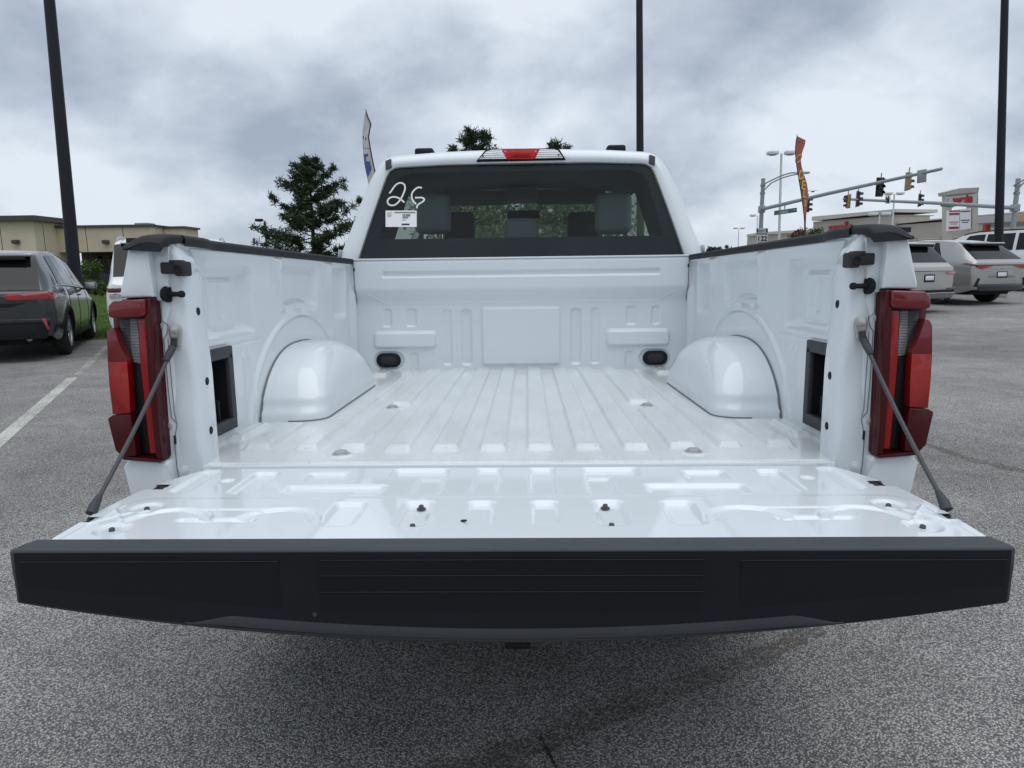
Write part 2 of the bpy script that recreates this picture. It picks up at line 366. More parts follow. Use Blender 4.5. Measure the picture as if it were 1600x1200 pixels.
strip('asphalt_crack', [(2.3, 5.3), (3.0, 4.99), (3.07, 4.5), (3.3, 4.05), (3.9, 3.6)], 0.10, STAIN, n=60, jit=0.25, seed=2)
strip('asphalt_crack', [(1.5, 2.75), (1.0, 2.24), (0.45, 1.93), (0.03, 1.70), (-0.35, 1.52)], 0.085, STAIN, n=60, jit=0.25, seed=5)
strip('asphalt_crack', [(0.06, 1.72), (0.10, 1.60), (0.10, 1.45)], 0.008, mat('crack_black', (0.035, 0.033, 0.03), 0.9), dz=0.006, n=30, jit=0.3, seed=8)

# ------------------------------------------------------------------ the pickup (own frame: y forward, origin under the camera)
MT = Matrix([[sum((W.r[i]*T.r[j], W.u[i]*T.u[j], W.f[i]*T.f[j])) for j in range(3)] for i in range(3)])
truck = empty('pickup_truck'); C0 = Vector(CPOS)
truck.matrix_world = Matrix.Translation(C0-MT@C0) @ MT.to_4x4()
tag(truck, 'white pickup truck with its black-edged tailgate lowered, filling the foreground', 'pickup truck')
def tground(y): return y*math.tan(math.atan2(-MT[2][1], MT[1][1]))+0.0   # ground height in the truck frame
ZB, YR, YF = 0.866, 1.655, 3.50
def t_rect(pl, pr, pyf, ql, qr, pyn):
    """plan rectangle on the tailgate / floor from a far and a near pixel row"""
    a, b, c, d = T.at(pl, pyf, z=ZB), T.at(pr, pyf, z=ZB), T.at(ql, pyn, z=ZB), T.at(qr, pyn, z=ZB)
    return (a[0]+c[0])/2, (b[0]+d[0])/2, (c[1]+d[1])/2, (a[1]+b[1])/2

# --- bed floor
def bed_floor():
    x = np.linspace(-0.885, 0.885, 591); y = np.concatenate([np.linspace(1.655, 1.90, 90), np.linspace(1.905, 3.51, 300)])
    X, Y = np.meshgrid(x, y, indexing='ij'); h = np.zeros_like(X); XA = np.abs(X)
    def ridge(c, y0, y1, w=0.041, hh=0.014, s=0.013):
        return hh*sm((w-np.abs(XA-c))/s)*sm((Y-y0)/0.04)*sm((y1-Y)/0.03)
    for c in (0.065, 0.195, 0.326): h = np.maximum(h, ridge(c, 1.765, 3.49))
    h = np.maximum(h, ridge(0.455, 1.78, 2.36)); h = np.maximum(h, ridge(0.445, 2.45, 3.46))
    h = np.maximum(h, ridge(0.585, 1.785, 3.38, w=0.036)); h = np.maximum(h, ridge(0.725, 1.79, 2.14)); h = np.maximum(h, ridge(0.83, 1.90, 2.14, w=0.03))
    h = np.maximum(h, ridge(0.70, 3.26, 3.42, w=0.035))
    for cx, cy in ((0.470, 1.743), (0.464, 2.41)):
        d = np.hypot(XA-cx, Y-cy); h = h+0.004*sm((0.040-d)/0.012)-0.0*d
    h = h-0.006*sm((1.675-Y)/0.02)
    fl = grid('bed_floor', np.stack([X, Y, ZB+h], -1), FLOORP, truck)
    for sx in (-1, 1):
        for cx, cy in ((0.470, 1.743), (0.464, 2.41), (0.72, 3.47)):
            MB().lathe((sx*cx, cy, ZB+0.003), (0, 0, 1), [(0, 0.025), (0.002, 0.024), (0.003, 0.018), (0.008, 0.017), (0.010, 0.012), (0.010, 0.004), (0.0085, 0.001)], 20).build('floor_bolt', mat('bolt_washer_grey', (0.48, 0.48, 0.47), 0.35, metal=0.6), fl)
    # rear sill under the floor edge
    b = MB(); b.box((0, 1.650, ZB-0.055), (1.60, 0.012, 0.11), bev=0.004); b.build('rear_sill', PAINT, truck)
    b = MB(); b.box((0, 1.72, 0.74), (1.66, 0.06, 0.16)); b.build('rear_crossmember', DARK, truck)
bed_floor()

# --- front bulkhead
def bulkhead():
    x = np.linspace(-0.872, 0.872, 437); z = np.linspace(ZB-0.012, 1.438, 180)
    X, Z = np.meshgrid(x, z, indexing='ij'); XA = -np.abs(X); h = np.zeros_like(X)
    prof = np.interp(z, [0.85, 1.205, 1.225, 1.280, 1.292, 1.425, 1.432, 1.438], [0, 0, 0.004, 0.038, 0.042, 0.046, 0.044, 0.036])
    k = np.ones(5)/5; prof = np.convolve(np.pad(prof, 2, mode='edge'), k, 'valid')
    h += prof[None, :]
    h -= emb(rr(X, Z, -0.71, 0.71, 1.345, 1.382, 0.012), 0.0096, 0.012)
    h -= emb(rr(XA, Z, -0.725, -0.670, 1.090, 1.192, 0.02), 0.0080, 0.012)
    h -= emb(rr(XA, Z, -0.602, -0.540, 1.090, 1.192, 0.02), 0.0080, 0.012)
    h += emb(rr(XA, Z, -0.775, -0.437, 0.977, 1.075, 0.028), 0.0176, 0.018)
    h -= emb(rr(XA, Z, -0.594, -0.538, 0.84, 0.960, 0.02), 0.0080, 0.010)
    h -= emb(rr(XA, Z, -0.413, -0.358, 0.888, 1.186, 0.02), 0.0080, 0.012)
    h -= emb(rr(XA, Z, -0.318, -0.252, 0.886, 1.186, 0.024), 0.0128, 0.014)
    h += emb(rr(X, Z, -0.207, 0.207, 0.886, 1.195, 0.02), 0.0128, 0.013)
    h -= emb(rr(XA, Z, -0.778, -0.612, 0.870, 0.970, 0.05), 0.0064, 0.010)
    cr = np.abs((Z-1.215)-0.55*np.maximum(0, np.abs(X)-0.70)); h += 0.003*sm((0.008-cr)/0.008)*(np.abs(X) < 0.80)
    bh = grid('bulkhead', np.stack([X, YF-h, Z], -1), PAINT, truck)
    for sx in (-1, 1):   # oval black drain plugs
        cx, cz = sx*0.697, 0.920; pts = []; n = 28; hw, r = 0.027, 0.038
        for i in range(n):
            a = 2*math.pi*i/n; pts.append((cx+math.copysign(hw, math.cos(a))*(abs(math.cos(a)) > 1e-6)+r*math.cos(a), YF-0.001, cz+r*math.sin(a)))
        p = MB().prism(pts, (0, -0.009, 0), bev=0.003).build('oval_plug', BLACKP, bh)
        pts2 = [((q[0]-cx)*0.62+cx, YF-0.009, (q[2]-cz)*0.55+cz) for q in pts]
        MB().prism(pts2, (0, -0.004, 0), bev=0.002).build('plug_rib', RUBBER, bh)
    # capping flange and corner seams
    MB().box((0, 3.478, 1.4405), (1.70, 0.055, 0.009), bev=0.003).build('bulkhead_flange', PAINT, truck)
    for sx in (-1, 1):
        MB().tube([(sx*0.858, 3.497, 0.88), (sx*0.860, 3.493, 1.16), (sx*0.845, 3.478, 1.23), (sx*0.848, 3.455, 1.29), (sx*0.850, 3.452, 1.43)], 0.0022, 6).build('body_seam', SEAM, bh)
bulkhead()

# --- bed sides (left built, right mirrored)
XW = -0.872
def yz(px, py): p = T.at(px, py, x=XW); return p[1], p[2]
def bed_sides():
    y = np.linspace(1.75, 3.515, 380); z = np.linspace(0.855, 1.435, 150)
    Y, Z = np.meshgrid(y, z, indexing='ij'); h = np.zeros_like(Y)
    h += np.interp(z, [0.85, 1.36, 1.40, 1.44], [0.0, 0.006, 0.010, 0.026])[None, :]
    h -= emb(rr(Y, Z, 1.86, 2.215, 1.155, 1.385, 0.03), 0.030, 0.045)
    h += emb(rr(Y, Z, 1.93, 2.115, 1.185, 1.345, 0.02), 0.007, 0.015)
    h -= emb(rr(Y, Z, 1.995, 2.045, 1.215, 1.325, 0.02), 0.005, 0.012)
    h -= emb(rr(Y, Z, 2.475, 2.895, 1.215, 1.40, 0.035), 0.024, 0.04)
    h -= emb(rr(Y, Z, 3.125, 3.345, 1.150, 1.40, 0.03), 0.024, 0.035)
    for y0, y1, zt in ((2.345, 2.470, 1.275), (2.935, 3.105, 1.255)):     # tapering gussets under the rail
        wdt = (y1-y0)/2*np.clip((Z-zt)/(1.43-zt), 0, 1); h += 0.020*sm((wdt-np.abs(Y-(y0+y1)/2))/0.03)
    # arch ridge round the wheelhouse and the crescent above it
    e = np.hypot((Y-2.63)/0.52, (Z-0.80)/0.405); h += 0.012*sm((0.045-np.abs(e-1.0))/0.045)
    h += 0.006*sm((1.0-e)/0.05)
    e2 = np.hypot((Y-2.66)/0.30, (Z-1.06)/0.19); h -= 0.009*sm((0.10-np.abs(e2-1.0))/0.06)*sm((Z-1.205)/0.02)
    for yc in (2.105, 2.150): h += 0.008*sm((0.018-np.abs(Y-yc))/0.016)*sm((1.12-Z)/0.03)
    h -= 0.012*sm((np.abs(Z-1.142)*-1+0.010)/0.012)*(Y < 2.25)*0.4
    h += 0.02*sm((Y-3.40)/0.06)*sm((1.33-Z)/0.08)
    m = np.ones((len(y)-1, len(z)-1), bool)
    yc = (y[:-1]+y[1:])/2; zc = (z[:-1]+z[1:])/2; YC, ZC = np.meshgrid(yc, zc, indexing='ij')
    m &= ~((YC > 1.800) & (YC < 1.995) & (ZC > 0.905) & (ZC < 1.125))
    h = np.minimum(h, np.interp(z, [0.8, 1.38, 1.415, 1.5], [0.06, 0.06, 0.016, 0.016])[None, :])
    P = np.stack([XW+h, Y, Z], -1)
    res = []
    for s in (1, -1):
        Q = P.copy(); Q[..., 0] *= s
        w = grid('bed_side', Q, PAINT, truck, mask=m, flip=(s < 0)); res.append((s, w))
        # stake pocket / cubby with black bezel
        b = MB()
        for c, d in (((XW+0.004, 1.897, 1.123), (0.014, 0.228, 0.034)), ((XW+0.004, 1.897, 0.905), (0.014, 0.228, 0.034)), ((XW+0.004, 1.796, 1.014), (0.014, 0.030, 0.19)), ((XW+0.004, 1.997, 1.014), (0.014, 0.030, 0.19))):
            b.box((s*c[0], c[1], c[2]), d, bev=0.003)
        b.build('pocket_bezel', TRIMG, w)
        b = MB(); x0, x1 = s*(XW-0.002), s*(XW-0.085); ya, yb, za, zb = 1.812, 1.982, 0.921, 1.107
        q = [(x0, ya, za), (x0, yb, za), (x0, yb, zb), (x0, ya, zb)]; p = [(x1, ya, za), (x1, yb, za), (x1, yb, zb), (x1, ya, zb)]
        b.poly(p)
        for i in range(4): j = (i+1) % 4; b.poly((q[i], q[j], p[j], p[i]))
        b.build('pocket_liner', BLACKP, w, smooth=False)
        MB().box((s*(XW-0.03), 1.93, 0.955), (0.05, 0.012, 0.06), bev=0.004).build('pocket_rib', BLACKP, w)
        MB().lathe((s*(XW+0.010), 1.998, 1.110), (s, 0, 0), [(0, 0.007), (0.003, 0.006), (0.004, 0.001)], 10).build('bezel_screw', DARK, w)
        for py_, pz_ in ((1.972, 1.318), (2.062, 1.316), (1.975, 1.222), (2.066, 1.220)):
            MB().box((s*(XW-0.0235), py_, pz_), (0.004, 0.004, 0.011), bev=0.001).build('wall_slot', SEAM, w)
        MB().box((s*(XW+0.029), 3.44, 1.39), (0.006, 0.010, 0.018), bev=0.002).build('wall_slot', DARK, w)
        # wheelhouse dome
        n1, n2 = 90, 44; yy = np.linspace(0, 1, n1); tt = np.linspace(0, math.pi/2, n2)
        YY = 2.185+0.85*(0.5-0.5*np.cos(np.pi*yy)); u = np.abs((YY-2.61)/0.425)
        zt = 0.238*np.clip(1-u**2.5, 0, 1)**0.62
        xin = 0.214*np.clip(1-(np.clip(u-0.80, 0, 1)/0.2)**2.4, 0.0, 1)**0.42*0.55+0.214*0.45
        pw = 0.46
        XX = -0.866+xin[:, None]*np.sin(tt)[None, :]**pw*(1-0.10*np.cos(tt)[None, :])
        ZZ = ZB-0.004+zt[:, None]*np.cos(tt)[None, :]**pw
        dent = emb(rr(YY[:, None]+0*XX, ZZ, 2.15, 2.36, ZB+0.02, ZB+0.075, 0.02), 0.005, 0.025)
        Q = np.stack([s*(XX-dent*0.6), YY[:, None]+dent+0*XX, ZZ], -1)
        wh = grid('wheelhouse', Q, PAINT, truck, flip=(s < 0))
        foot = [(s*(Q[i, -1, 0]*s+0.001), Q[i, -1, 1], ZB+0.002) for i in range(0, n1, 3)]
        MB().tube(foot, 0.0024, 6).build('body_seam', SEAM, wh)
        MB().tube([(s*(XW+0.010), Q[i, 0, 1], Q[i, 0, 2]) for i in range(0, n1, 3)], 0.0042, 6).build('body_seam', SEAM, wh)
    return res
bed_sides()

# --- rear corner posts with their fittings
def corner_post(s):
    plan = [(-0.905, 1.662, 0), (-0.885, 1.655, 0), (-0.840, 1.651, 0.3), (-0.814, 1.650, 1), (-0.803, 1.652, 1), (-0.798, 1.658, 1), (-0.796, 1.668, 1), (-0.798, 1.70, 1), (-0.803, 1.748, 1), (-0.806, 1.756, 1), (-0.825, 1.762, 1), (-0.885, 1.78, 0.3)]
    zs = np.linspace(0.79, 1.425, 60); P = np.zeros((len(plan), len(zs), 3))
    for i, (x, y, k) in enumerate(plan):
        lean = -0.016*np.clip((zs-1.10)/0.30, 0, 1)
        tp = 0.018*sm((zs-1.36)/0.06)*(k > 0.9)
        P[i, :, 0] = s*(x+k*lean-tp); P[i, :, 1] = y+0.004*np.sin(zs*30)*(0 < i < 4)*0.3; P[i, :, 2] = zs
    post = grid('corner_post', P, PAINT, truck, flip=(s > 0))
    MB().box((s*-0.862, 1.72, 1.421), (0.07, 0.11, 0.006)).build('post_cap', PAINT, post)
    # three black holes in the inner flank
    for z_ in (1.255, 1.075, 0.945):
        x_ = -0.7985-0.016*max(0.0, (z_-1.10)/0.30)
        MB().lathe((s*(x_-0.001), 1.704, z_), (s, 0, 0.0), [(0, 0.0105), (0.0022, 0.0105), (0.0024, 0.009)], 14).build('post_hole', DARK, post)
    # spot-weld screws / bolts on the rear face
    for x_, z_, r_ in ((-0.842, 1.395, 0.012), (-0.850, 0.853, 0.013)):
        MB().lathe((s*x_, 1.651, z_), (0, -1, 0), [(0, r_), (0.0015, r_*0.95), (0.002, r_*0.55), (0.0035, r_*0.5), (0.004, 0.002)], 18).build('post_screw', PAINT, post)
    for z_ in (1.222, 0.968):
        MB().lathe((s*-0.879, 1.652, z_), (0, -1, 0), [(0, 0.009), (0.004, 0.008), (0.006, 0.003)], 14).build('post_bolt', STEEL, post)
    # dark panel seams
    sx = lambda l: [(s*a, 1.6495+0.001, b) for a, b in l]
    MB().tube(sx([(-0.856, 1.415), (-0.855, 1.34), (-0.870, 1.31), (-0.872, 1.235), (-0.858, 1.225), (-0.862, 1.205), (-0.872, 1.19), (-0.872, 1.06), (-0.870, 0.99), (-0.857, 0.975), (-0.862, 0.955), (-0.868, 0.93), (-0.868, 0.86), (-0.864, 0.82)]), 0.0010, 6).build('body_seam', SEAM, post)
    MB().tube(sx([(-0.862, 1.19), (-0.862, 1.0), (-0.858, 0.98)]), 0.0008, 6).build('body_seam', SEAM, post)
    MB().box((s*-0.8655, 1.649, 0.933), (0.004, 0.004, 0.022)).build('body_seam', DARK, post)
    # black rubber bumper block with socket
    b = MB(); b.box((s*-0.824, 1.645, 1.363), (0.060, 0.034, 0.028), bev=0.004); b.box((s*-0.806, 1.645, 1.361), (0.026, 0.044, 0.036), bev=0.006); b.box((s*-0.816, 1.640, 1.377), (0.030, 0.03, 0.010), bev=0.004)
    blk = b.build('bump_stop', RUBBER, post)
    MB().lathe((s*-0.808, 1.6215, 1.361), (0, -1, 0), [(0, 0.010), (0.003, 0.010), (0.003, 0.007), (0.0005, 0.006)], 16).build('bump_stop_socket', DARK, post)
    # latch striker: disc and pin pointing inward
    a = Vector((s*1.0, -0.42, 0.0)); o = Vector((s*-0.853, 1.648, 1.300))
    st = MB().lathe(o, a, [(0, 0.020), (0.006, 0.020), (0.008, 0.017), (0.009, 0.0065), (0.046, 0.006), (0.047, 0.0085), (0.054, 0.0085), (0.056, 0.005)], 22).build('latch_striker', BLACKP, post)
    # tailgate cable: anchor, sleeve, cable
    y0 = 1.640
    anc = MB(); pts = [(s*(-0.838+r_*math.sin(t_)), y0, 1.198+zoff+r_*math.cos(t_)) for t_, r_, zoff in
                       [(math.pi*k/8-math.pi/2, 0.0155, 0.014) for k in range(9)]+[(math.pi/2+0.5, 0.011, -0.020), (math.pi*1.5-0.5, 0.011, -0.020)]]
    anc.prism(pts, (0, 0.007, 0), bev=0.0015); cable = empty('tailgate_cable'); cable.parent = truck
    anc.build('cable_eye', STEEL, cable)
    MB().lathe((s*-0.834, y0-0.001, 1.212), (0, -1, 0), [(0, 0.011), (0.006, 0.011), (0.007, 0.007), (0.010, 0.006), (0.011, 0.002)], 16).build('cable_bolt', STEEL, cable)
    p0 = Vector((s*-0.843, y0-0.003, 1.172)); p1 = Vector((s*-0.8545, 1.300, ZB+0.012))
    MB().tube([p0+Vector((s*0.004, 0, 0.02)), p0, p0.lerp(p1, 0.05), p0.lerp(p1, 0.105), p0.lerp(p1, 0.11)], [0.008, 0.009, 0.009, 0.0075, 0.0055], 12).build('cable_sleeve', TRIMG, cable)
    MB().tube([p0.lerp(p1, t_)+Vector((0, 0, -0.010*math.sin(math.pi*t_))) for t_ in np.linspace(0.10, 1, 16)], 0.0046, 10).build('cable_wire', mat('grey_cable_jacket', (0.05, 0.052, 0.056), 0.55), cable)
    MB().tube([p1+Vector((0, 0.020, 0.015)), p1, p1+Vector((0, -0.012, -0.012))], [0.006, 0.010, 0.011], 12).build('cable_end', TRIMG, cable)
for s in (1, -1): corner_post(s)

# --- bedside outer skin, corner caps, rail caps
def outer_skin():
    y = np.concatenate([np.linspace(1.66, 3.56, 120)]); z = np.linspace(0.50, 1.425, 50)
    Y, Z = np.meshgrid(y, z, indexing='ij')
    x = np.interp(z, [0.5, 0.62, 0.80, 1.10, 1.22, 1.34, 1.40, 1.425], [-0.965, -0.985, -1.000, -1.004, -0.995, -0.972, -0.955, -0.93])
    zc = tground(2.72)+0.40
    m = np.hypot((Y[:-1, :-1]+Y[1:, 1:])/2-2.72, (Z[:-1, :-1]+Z[1:, 1:])/2-zc) > 0.455
    e = np.hypot(Y-2.72, Z-zc); X = x[None, :]-0.028*np.exp(-((e-0.50)/0.07)**2)
    taper = 0.02*sm((1.80-Y)/0.14); X = X+taper
    for s in (1, -1):
        o = grid('bedside', np.stack([s*X, Y, Z], -1), PAINT, truck, mask=m, flip=(s > 0))
        # flange linking skin and inner wall under the rail cap
        MB().box((s*-0.905, 2.62, 1.421), (0.10, 1.80, 0.012)).build('rail_flange', PAINT, o)
        a = np.linspace(-0.25, math.pi+0.25, 40)
        MB().tube([(s*-1.012, 2.72+0.46*math.cos(t), zc+0.46*math.sin(t)) for t in a], 0.018, 8).build('wheel_lip', PAINT, o)
        MB().box((s*-0.80, 2.72, 0.55), (0.10, 1.2, 0.50)).build('inner_well', DARK, o)
        # lower rear corner below the lamp
        q = [T.at(px, py, y=1.625) for px, py in ((192, 716), (200, 728), (204, 770), (214, 820), (295, 820), (272, 770), (262, 721))]
        pts = [(s*abs(p[0])*-1, 1.625, p[2]) for p in q]
        MB().prism(pts, (0, 0.09, 0), bev=0.014, seg=3).build('bedside_corner', PAINT, o)
        # upper rear corner above the lamp
        q = [T.at(px, py, y=1.62) for px, py in ((200, 386), (205, 382), (222, 381), (229, 388), (240, 464), (188, 466), (187, 458))]
        MB().prism([(s*-abs(p[0]), 1.62, p[2]) for p in q], (0, 0.12, 0), bev=0.011, seg=3).build('bedside_shoulder', PAINT, o)
        q = [T.at(px, py, y=1.64) for px, py in ((226, 386), (262, 384), (262, 470), (236, 470))]
        MB().prism([(s*-abs(p[0]), 1.643, p[2]) for p in q], (0, 0.10, 0), bev=0.004).build('lamp_pillar', PAINT, o)
        q = [T.at(px, py, y=1.645) for px, py in ((236, 462), (264, 462), (278, 722), (290, 790), (262, 790), (258, 722))]
        MB().prism([(s*-abs(p[0]), 1.652, p[2]) for p in q], (0, 0.06, 0), bev=0.003).build('lamp_pillar', PAINT, o)
outer_skin()
def rail_cap(s):
    # cross-section (x, z offset) swept forward, the rear end swelling into a moulded corner
    sec = [(-0.852, -0.023), (-0.848, -0.017), (-0.847, -0.004), (-0.853, 0.004), (-0.88, 0.004), (-0.91, 0.000), (-0.932, -0.008), (-0.950, -0.020), (-0.958, -0.034)]
    ys = np.concatenate([np.linspace(1.690, 1.72, 4), np.linspace(1.75, 3.60, 40)]); P = np.zeros((len(sec), len(ys), 3))
    for i, (x, dz) in enumerate(sec):
        P[i, :, 0] = s*(x+(0.030*sm((1.92-ys)/0.12) if i < 4 else 0.0)); P[i, :, 1] = ys; P[i, :, 2] = 1.4405+dz
    c = grid('rail_cap', P, CAPM, truck, flip=(s > 0))
    ys = np.array([1.605, 1.612, 1.625, 1.65, 1.68, 1.705]); lift = np.array([-0.022, -0.010, -0.004, 0.000, 0.002, 0.002]); sq = np.array([0.80, 0.9, 0.96, 1, 1, 1])
    sec2 = [(-0.824, -0.019), (-0.821, -0.004), (-0.828, 0.003), (-0.86, 0.005), (-0.888, 0.003), (-0.908, -0.005), (-0.924, -0.014), (-0.936, -0.025), (-0.938, -0.030)]
    P = np.zeros((len(sec2), len(ys), 3))
    for i, (x, dz) in enumerate(sec2):
        P[i, :, 0] = s*(-0.888+(x+0.888)*sq); P[i, :, 1] = ys; P[i, :, 2] = 1.4405+dz+lift*(1 if dz > -0.02 else 0.2)
    e = grid('cap_end', P, CAPM, c, flip=(s > 0))
    k = [tuple(P[i, 0]) for i in range(len(sec2))]
    b = MB(); b.poly(k); b.build('cap_end_face', CAPM, c, smooth=False)
    b = MB(); b.poly([tuple(P[i, -1]) for i in range(len(sec2))]); b.build('cap_end_face', BLACKP, c, smooth=False)
    MB().box((s*-0.905, 2.62, 1.432), (0.10, 1.9, 0.012)).build('cap_core', CAPM, c)
for s in (1, -1): rail_cap(s)

# --- tail lamps
LAMP = dict(
    housing=[(184, 468), (238, 464), (241, 475), (259, 716), (256, 719), (198, 713), (186, 690), (177, 652), (184, 648), (190, 640), (186, 560), (192, 520), (187, 498), (178, 494), (177, 476)],
    top_bar=[(177, 477), (184, 470), (233, 467), (234, 490), (230, 494), (184, 497), (177, 494)],
    inner_frame=[(233, 466), (239, 466), (258, 717), (248, 716), (237, 600), (231, 494)],
    red_strip=[(216, 498), (229, 497), (246, 708), (235, 709), (221, 570)],
    clear=[(203, 499), (215, 499), (220, 568), (210, 567), (205, 545)],
    mesh=[(187, 499), (203, 499), (205, 545), (210, 567), (208, 567), (199, 548), (189, 522)],
    smoked=[(207, 569), (220, 570), (234, 709), (221, 709), (212, 645), (209, 600)],
    outer_rose=[(175, 522), (176.5, 517), (179.5, 513), (183, 511.5), (186, 513), (188.5, 518), (190.5, 525), (193.5, 534), (197.5, 544), (202.5, 554), (206, 561), (206, 563.5), (176, 564)],
    outer_red=[(176, 564), (206, 563), (209, 600), (211, 643), (184, 645), (179, 600)],
    lower_red=[(176, 651), (184, 646), (211, 645), (220, 709), (199, 711), (188, 700)],
    base=[(195, 712), (197, 710), (248, 715), (258, 717), (257, 720), (200, 716)])
LM = dict(housing=(REDDK, 1.640, 0.14, 0.006), top_bar=(REDBAR, 1.602, 0.05, 0.006), inner_frame=(REDDK, 1.612, 0.04, 0.003), red_strip=(REDL, 1.622, 0.03, 0.002),
          clear=(CLEARL, 1.624, 0.03, 0.001), mesh=(MESHL, 1.6245, 0.03, 0.001), smoked=(BLKLENS, 1.626, 0.03, 0.002), outer_rose=(REDBAR, 1.604, 0.05, 0.0015), outer_red=(REDGRID, 1.604, 0.05, 0.001),
          lower_red=(REDDK, 1.603, 0.05, 0.003), base=(REDDK, 1.608, 0.04, 0.001))
NM = dict(housing='lamp_housing', top_bar='upper_lens', inner_frame='inner_frame', red_strip='red_light_strip', clear='clear_lens', mesh='dark_mesh_lens', smoked='smoked_lens', outer_rose='outer_lens', outer_red='brake_lens', lower_red='lower_lens', base='lamp_base')
for s in (1, -1):
    tl = empty('tail_light'); tl.parent = truck
    for k, pl in LAMP.items():
        m, yy, dp, bv = LM[k]; q = [T.at(px, py, y=1.625) for px, py in pl]
        MB().prism([(s*-abs(p[0]), yy, p[2]) for p in q], (0, dp, 0), bev=bv, seg=3).build(NM[k], m, tl)
    # side return of the lamp along the bedside
    MB().box((s*-0.985, 1.73, 1.085), (0.030, 0.16, 0.36), bev=0.012).build('side_return', REDDK, tl)

# --- tailgate
def tailgate():
    ys = np.linspace(1.128, 1.634, 190); ss = np.linspace(-1, 1, 640)
    w = np.interp(ys, [1.128, 1.16, 1.30, 1.42, 1.47, 1.50, 1.54, 1.58, 1.61, 1.634], [0.834, 0.840, 0.848, 0.842, 0.832, 0.820, 0.805, 0.787, 0.770, 0.745])
    S, Y = np.meshgrid(ss, ys, indexing='ij'); X = S*w[None, :]; XA = -np.abs(X); h = np.zeros_like(X)
    D = 0.010
    def pk(x0, x1, y0, y1, d=-D, r=0.02, b=0.014): return emb(rr(XA, Y, x0, x1, y0, y1, r), d, b)
    h += pk(-0.300, -0.158, 1.530, 1.612); h += pk(-0.232, -0.158, 1.400, 1.56)*(h > -0.004)
    h += pk(-0.100, -0.030, 1.398, 1.616)
    h += pk(-0.505, -0.392, 1.505, 1.585, -0.009, 0.02, 0.022); h += pk(-0.520, -0.285, 1.402, 1.478, -0.009, 0.02, 0.022)
    h += pk(-0.640, -0.570, 1.408, 1.590); h += pk(-0.775, -0.722, 1.42, 1.60, -0.006); h += pk(-0.692, -0.655, 1.49, 1.53, -0.005, 0.02, 0.012)
    # crease that frames the near half
    fr = rr(X, Y, -0.815, 0.815, 1.10, 1.378, 0.05); h += 0.004*sm(-fr/0.012)+0.003*sm((0.010-np.abs(fr))/0.010)
    h += pk(-0.372, -0.298, 1.200, 1.345); h += pk(-0.228, -0.160, 1.196, 1.350); h += pk(-0.096, -0.033, 1.204, 1.348)
    # handle-shaped stamping near each end
    h += pk(-0.655, -0.495, 1.222, 1.250, -0.006, 0.014, 0.012)
    for cx in (-0.672, -0.455):
        e = np.hypot((XA-cx)/0.075, (Y-1.225)/0.072); h += -0.006*sm((0.22-np.abs(e-1))/0.14)*sm((Y-1.222)/0.012)
    h += pk(-0.672, -0.455, 1.288, 1.304, -0.004, 0.008, 0.010)
    for cx, cy in ((-0.753, 1.311), (-0.753, 1.193)):
        h += -0.005*sm((0.036-np.hypot(XA-cx, (Y-cy)))/0.014)
    for sl in (1, -1): h += 0.003*sm((0.008-np.abs((XA+0.782)-sl*(Y-1.262)*0.8))/0.008)*(np.abs(Y-1.262) < 0.045)
    h -= 0.010*sm((Y-1.612)/0.022)
    m = np.ones((len(ss)-1, len(ys)-1), bool)
    Xc = np.abs((X[:-1, :-1]+X[1:, 1:])/2); Yc = (Y[:-1, :-1]+Y[1:, 1:])/2
    m &= ~((Xc > 0.795) & (Yc > 1.447) & (Yc < 1.484)); m &= ~((Xc > 0.826) & (Yc > 1.238) & (Yc < 1.268))
    tg = empty('tailgate'); tg.parent = truck
    grid('inner_panel', np.stack([X, Y, ZB+h], -1), PAINT, tg, mask=m, flip=False)
    for s in (-1, 1):      # side edges, notches
        P = np.zeros((len(ys), 4, 3))
        for j, (dx, dz) in enumerate(((0, 0), (0.004, -0.004), (0.005, -0.02), (0.004, -0.085))): P[:, j, 0] = s*(w+dx); P[:, j, 1] = ys; P[:, j, 2] = ZB+dz
        yc = (ys[:-1]+ys[1:])/2; mm = np.repeat(~(((yc > 1.447) & (yc < 1.484)) | ((yc > 1.238) & (yc < 1.268)))[:, None], 3, 1)
        grid('side_edge', P, PAINT, tg, mask=mm, flip=(s > 0))
        MB().box((s*0.806, 1.4655, ZB-0.022), (0.050, 0.050, 0.030)).build('hinge_notch', DARK, tg)
        MB().box((s*0.800, 1.4655, ZB-0.004), (0.022, 0.012, 0.008), bev=0.002).build('hinge_tab', SCREW, tg)
        MB().box((s*0.831, 1.253, ZB-0.018), (0.030, 0.040, 0.026)).build('latch_notch', DARK, tg)
        for cx, cy in ((0.753, 1.311), (0.753, 1.193), (0.1875, 1.316), (0.187, 1.207)):
            MB().lathe((s*cx, cy, ZB-0.004), (0, 0, 1), [(0, 0.0095), (0.002, 0.0095), (0.003, 0.0055), (0.0085, 0.005), (0.010, 0.002)], 14).build('panel_screw', SCREW, tg)
    MB().lathe((-0.092, 1.226, ZB+0.0042), (0, 0, 1), [(0, 0.0065), (0.0006, 0.0065), (0.0007, 0.001)], 14).build('panel_hole', DARK, tg)
    MB().box((0, 1.39, ZB-0.062), (1.56, 0.46, 0.05)).build('core', DARK, tg)
    # outer (now lower) skin
    MB().box((0, 1.38, ZB-0.098), (1.62, 0.50, 0.012), bev=0.004).build('outer_skin', PAINT, tg)
    # black top moulding facing the camera: swept profile, deeper in the middle
    ZBOT = lambda x: 0.706+0.074*(np.abs(x)/0.842)**2.0
    n = 161; sx = np.linspace(-1, 1, n); hw = 0.842
    zbot = ZBOT(sx*hw)
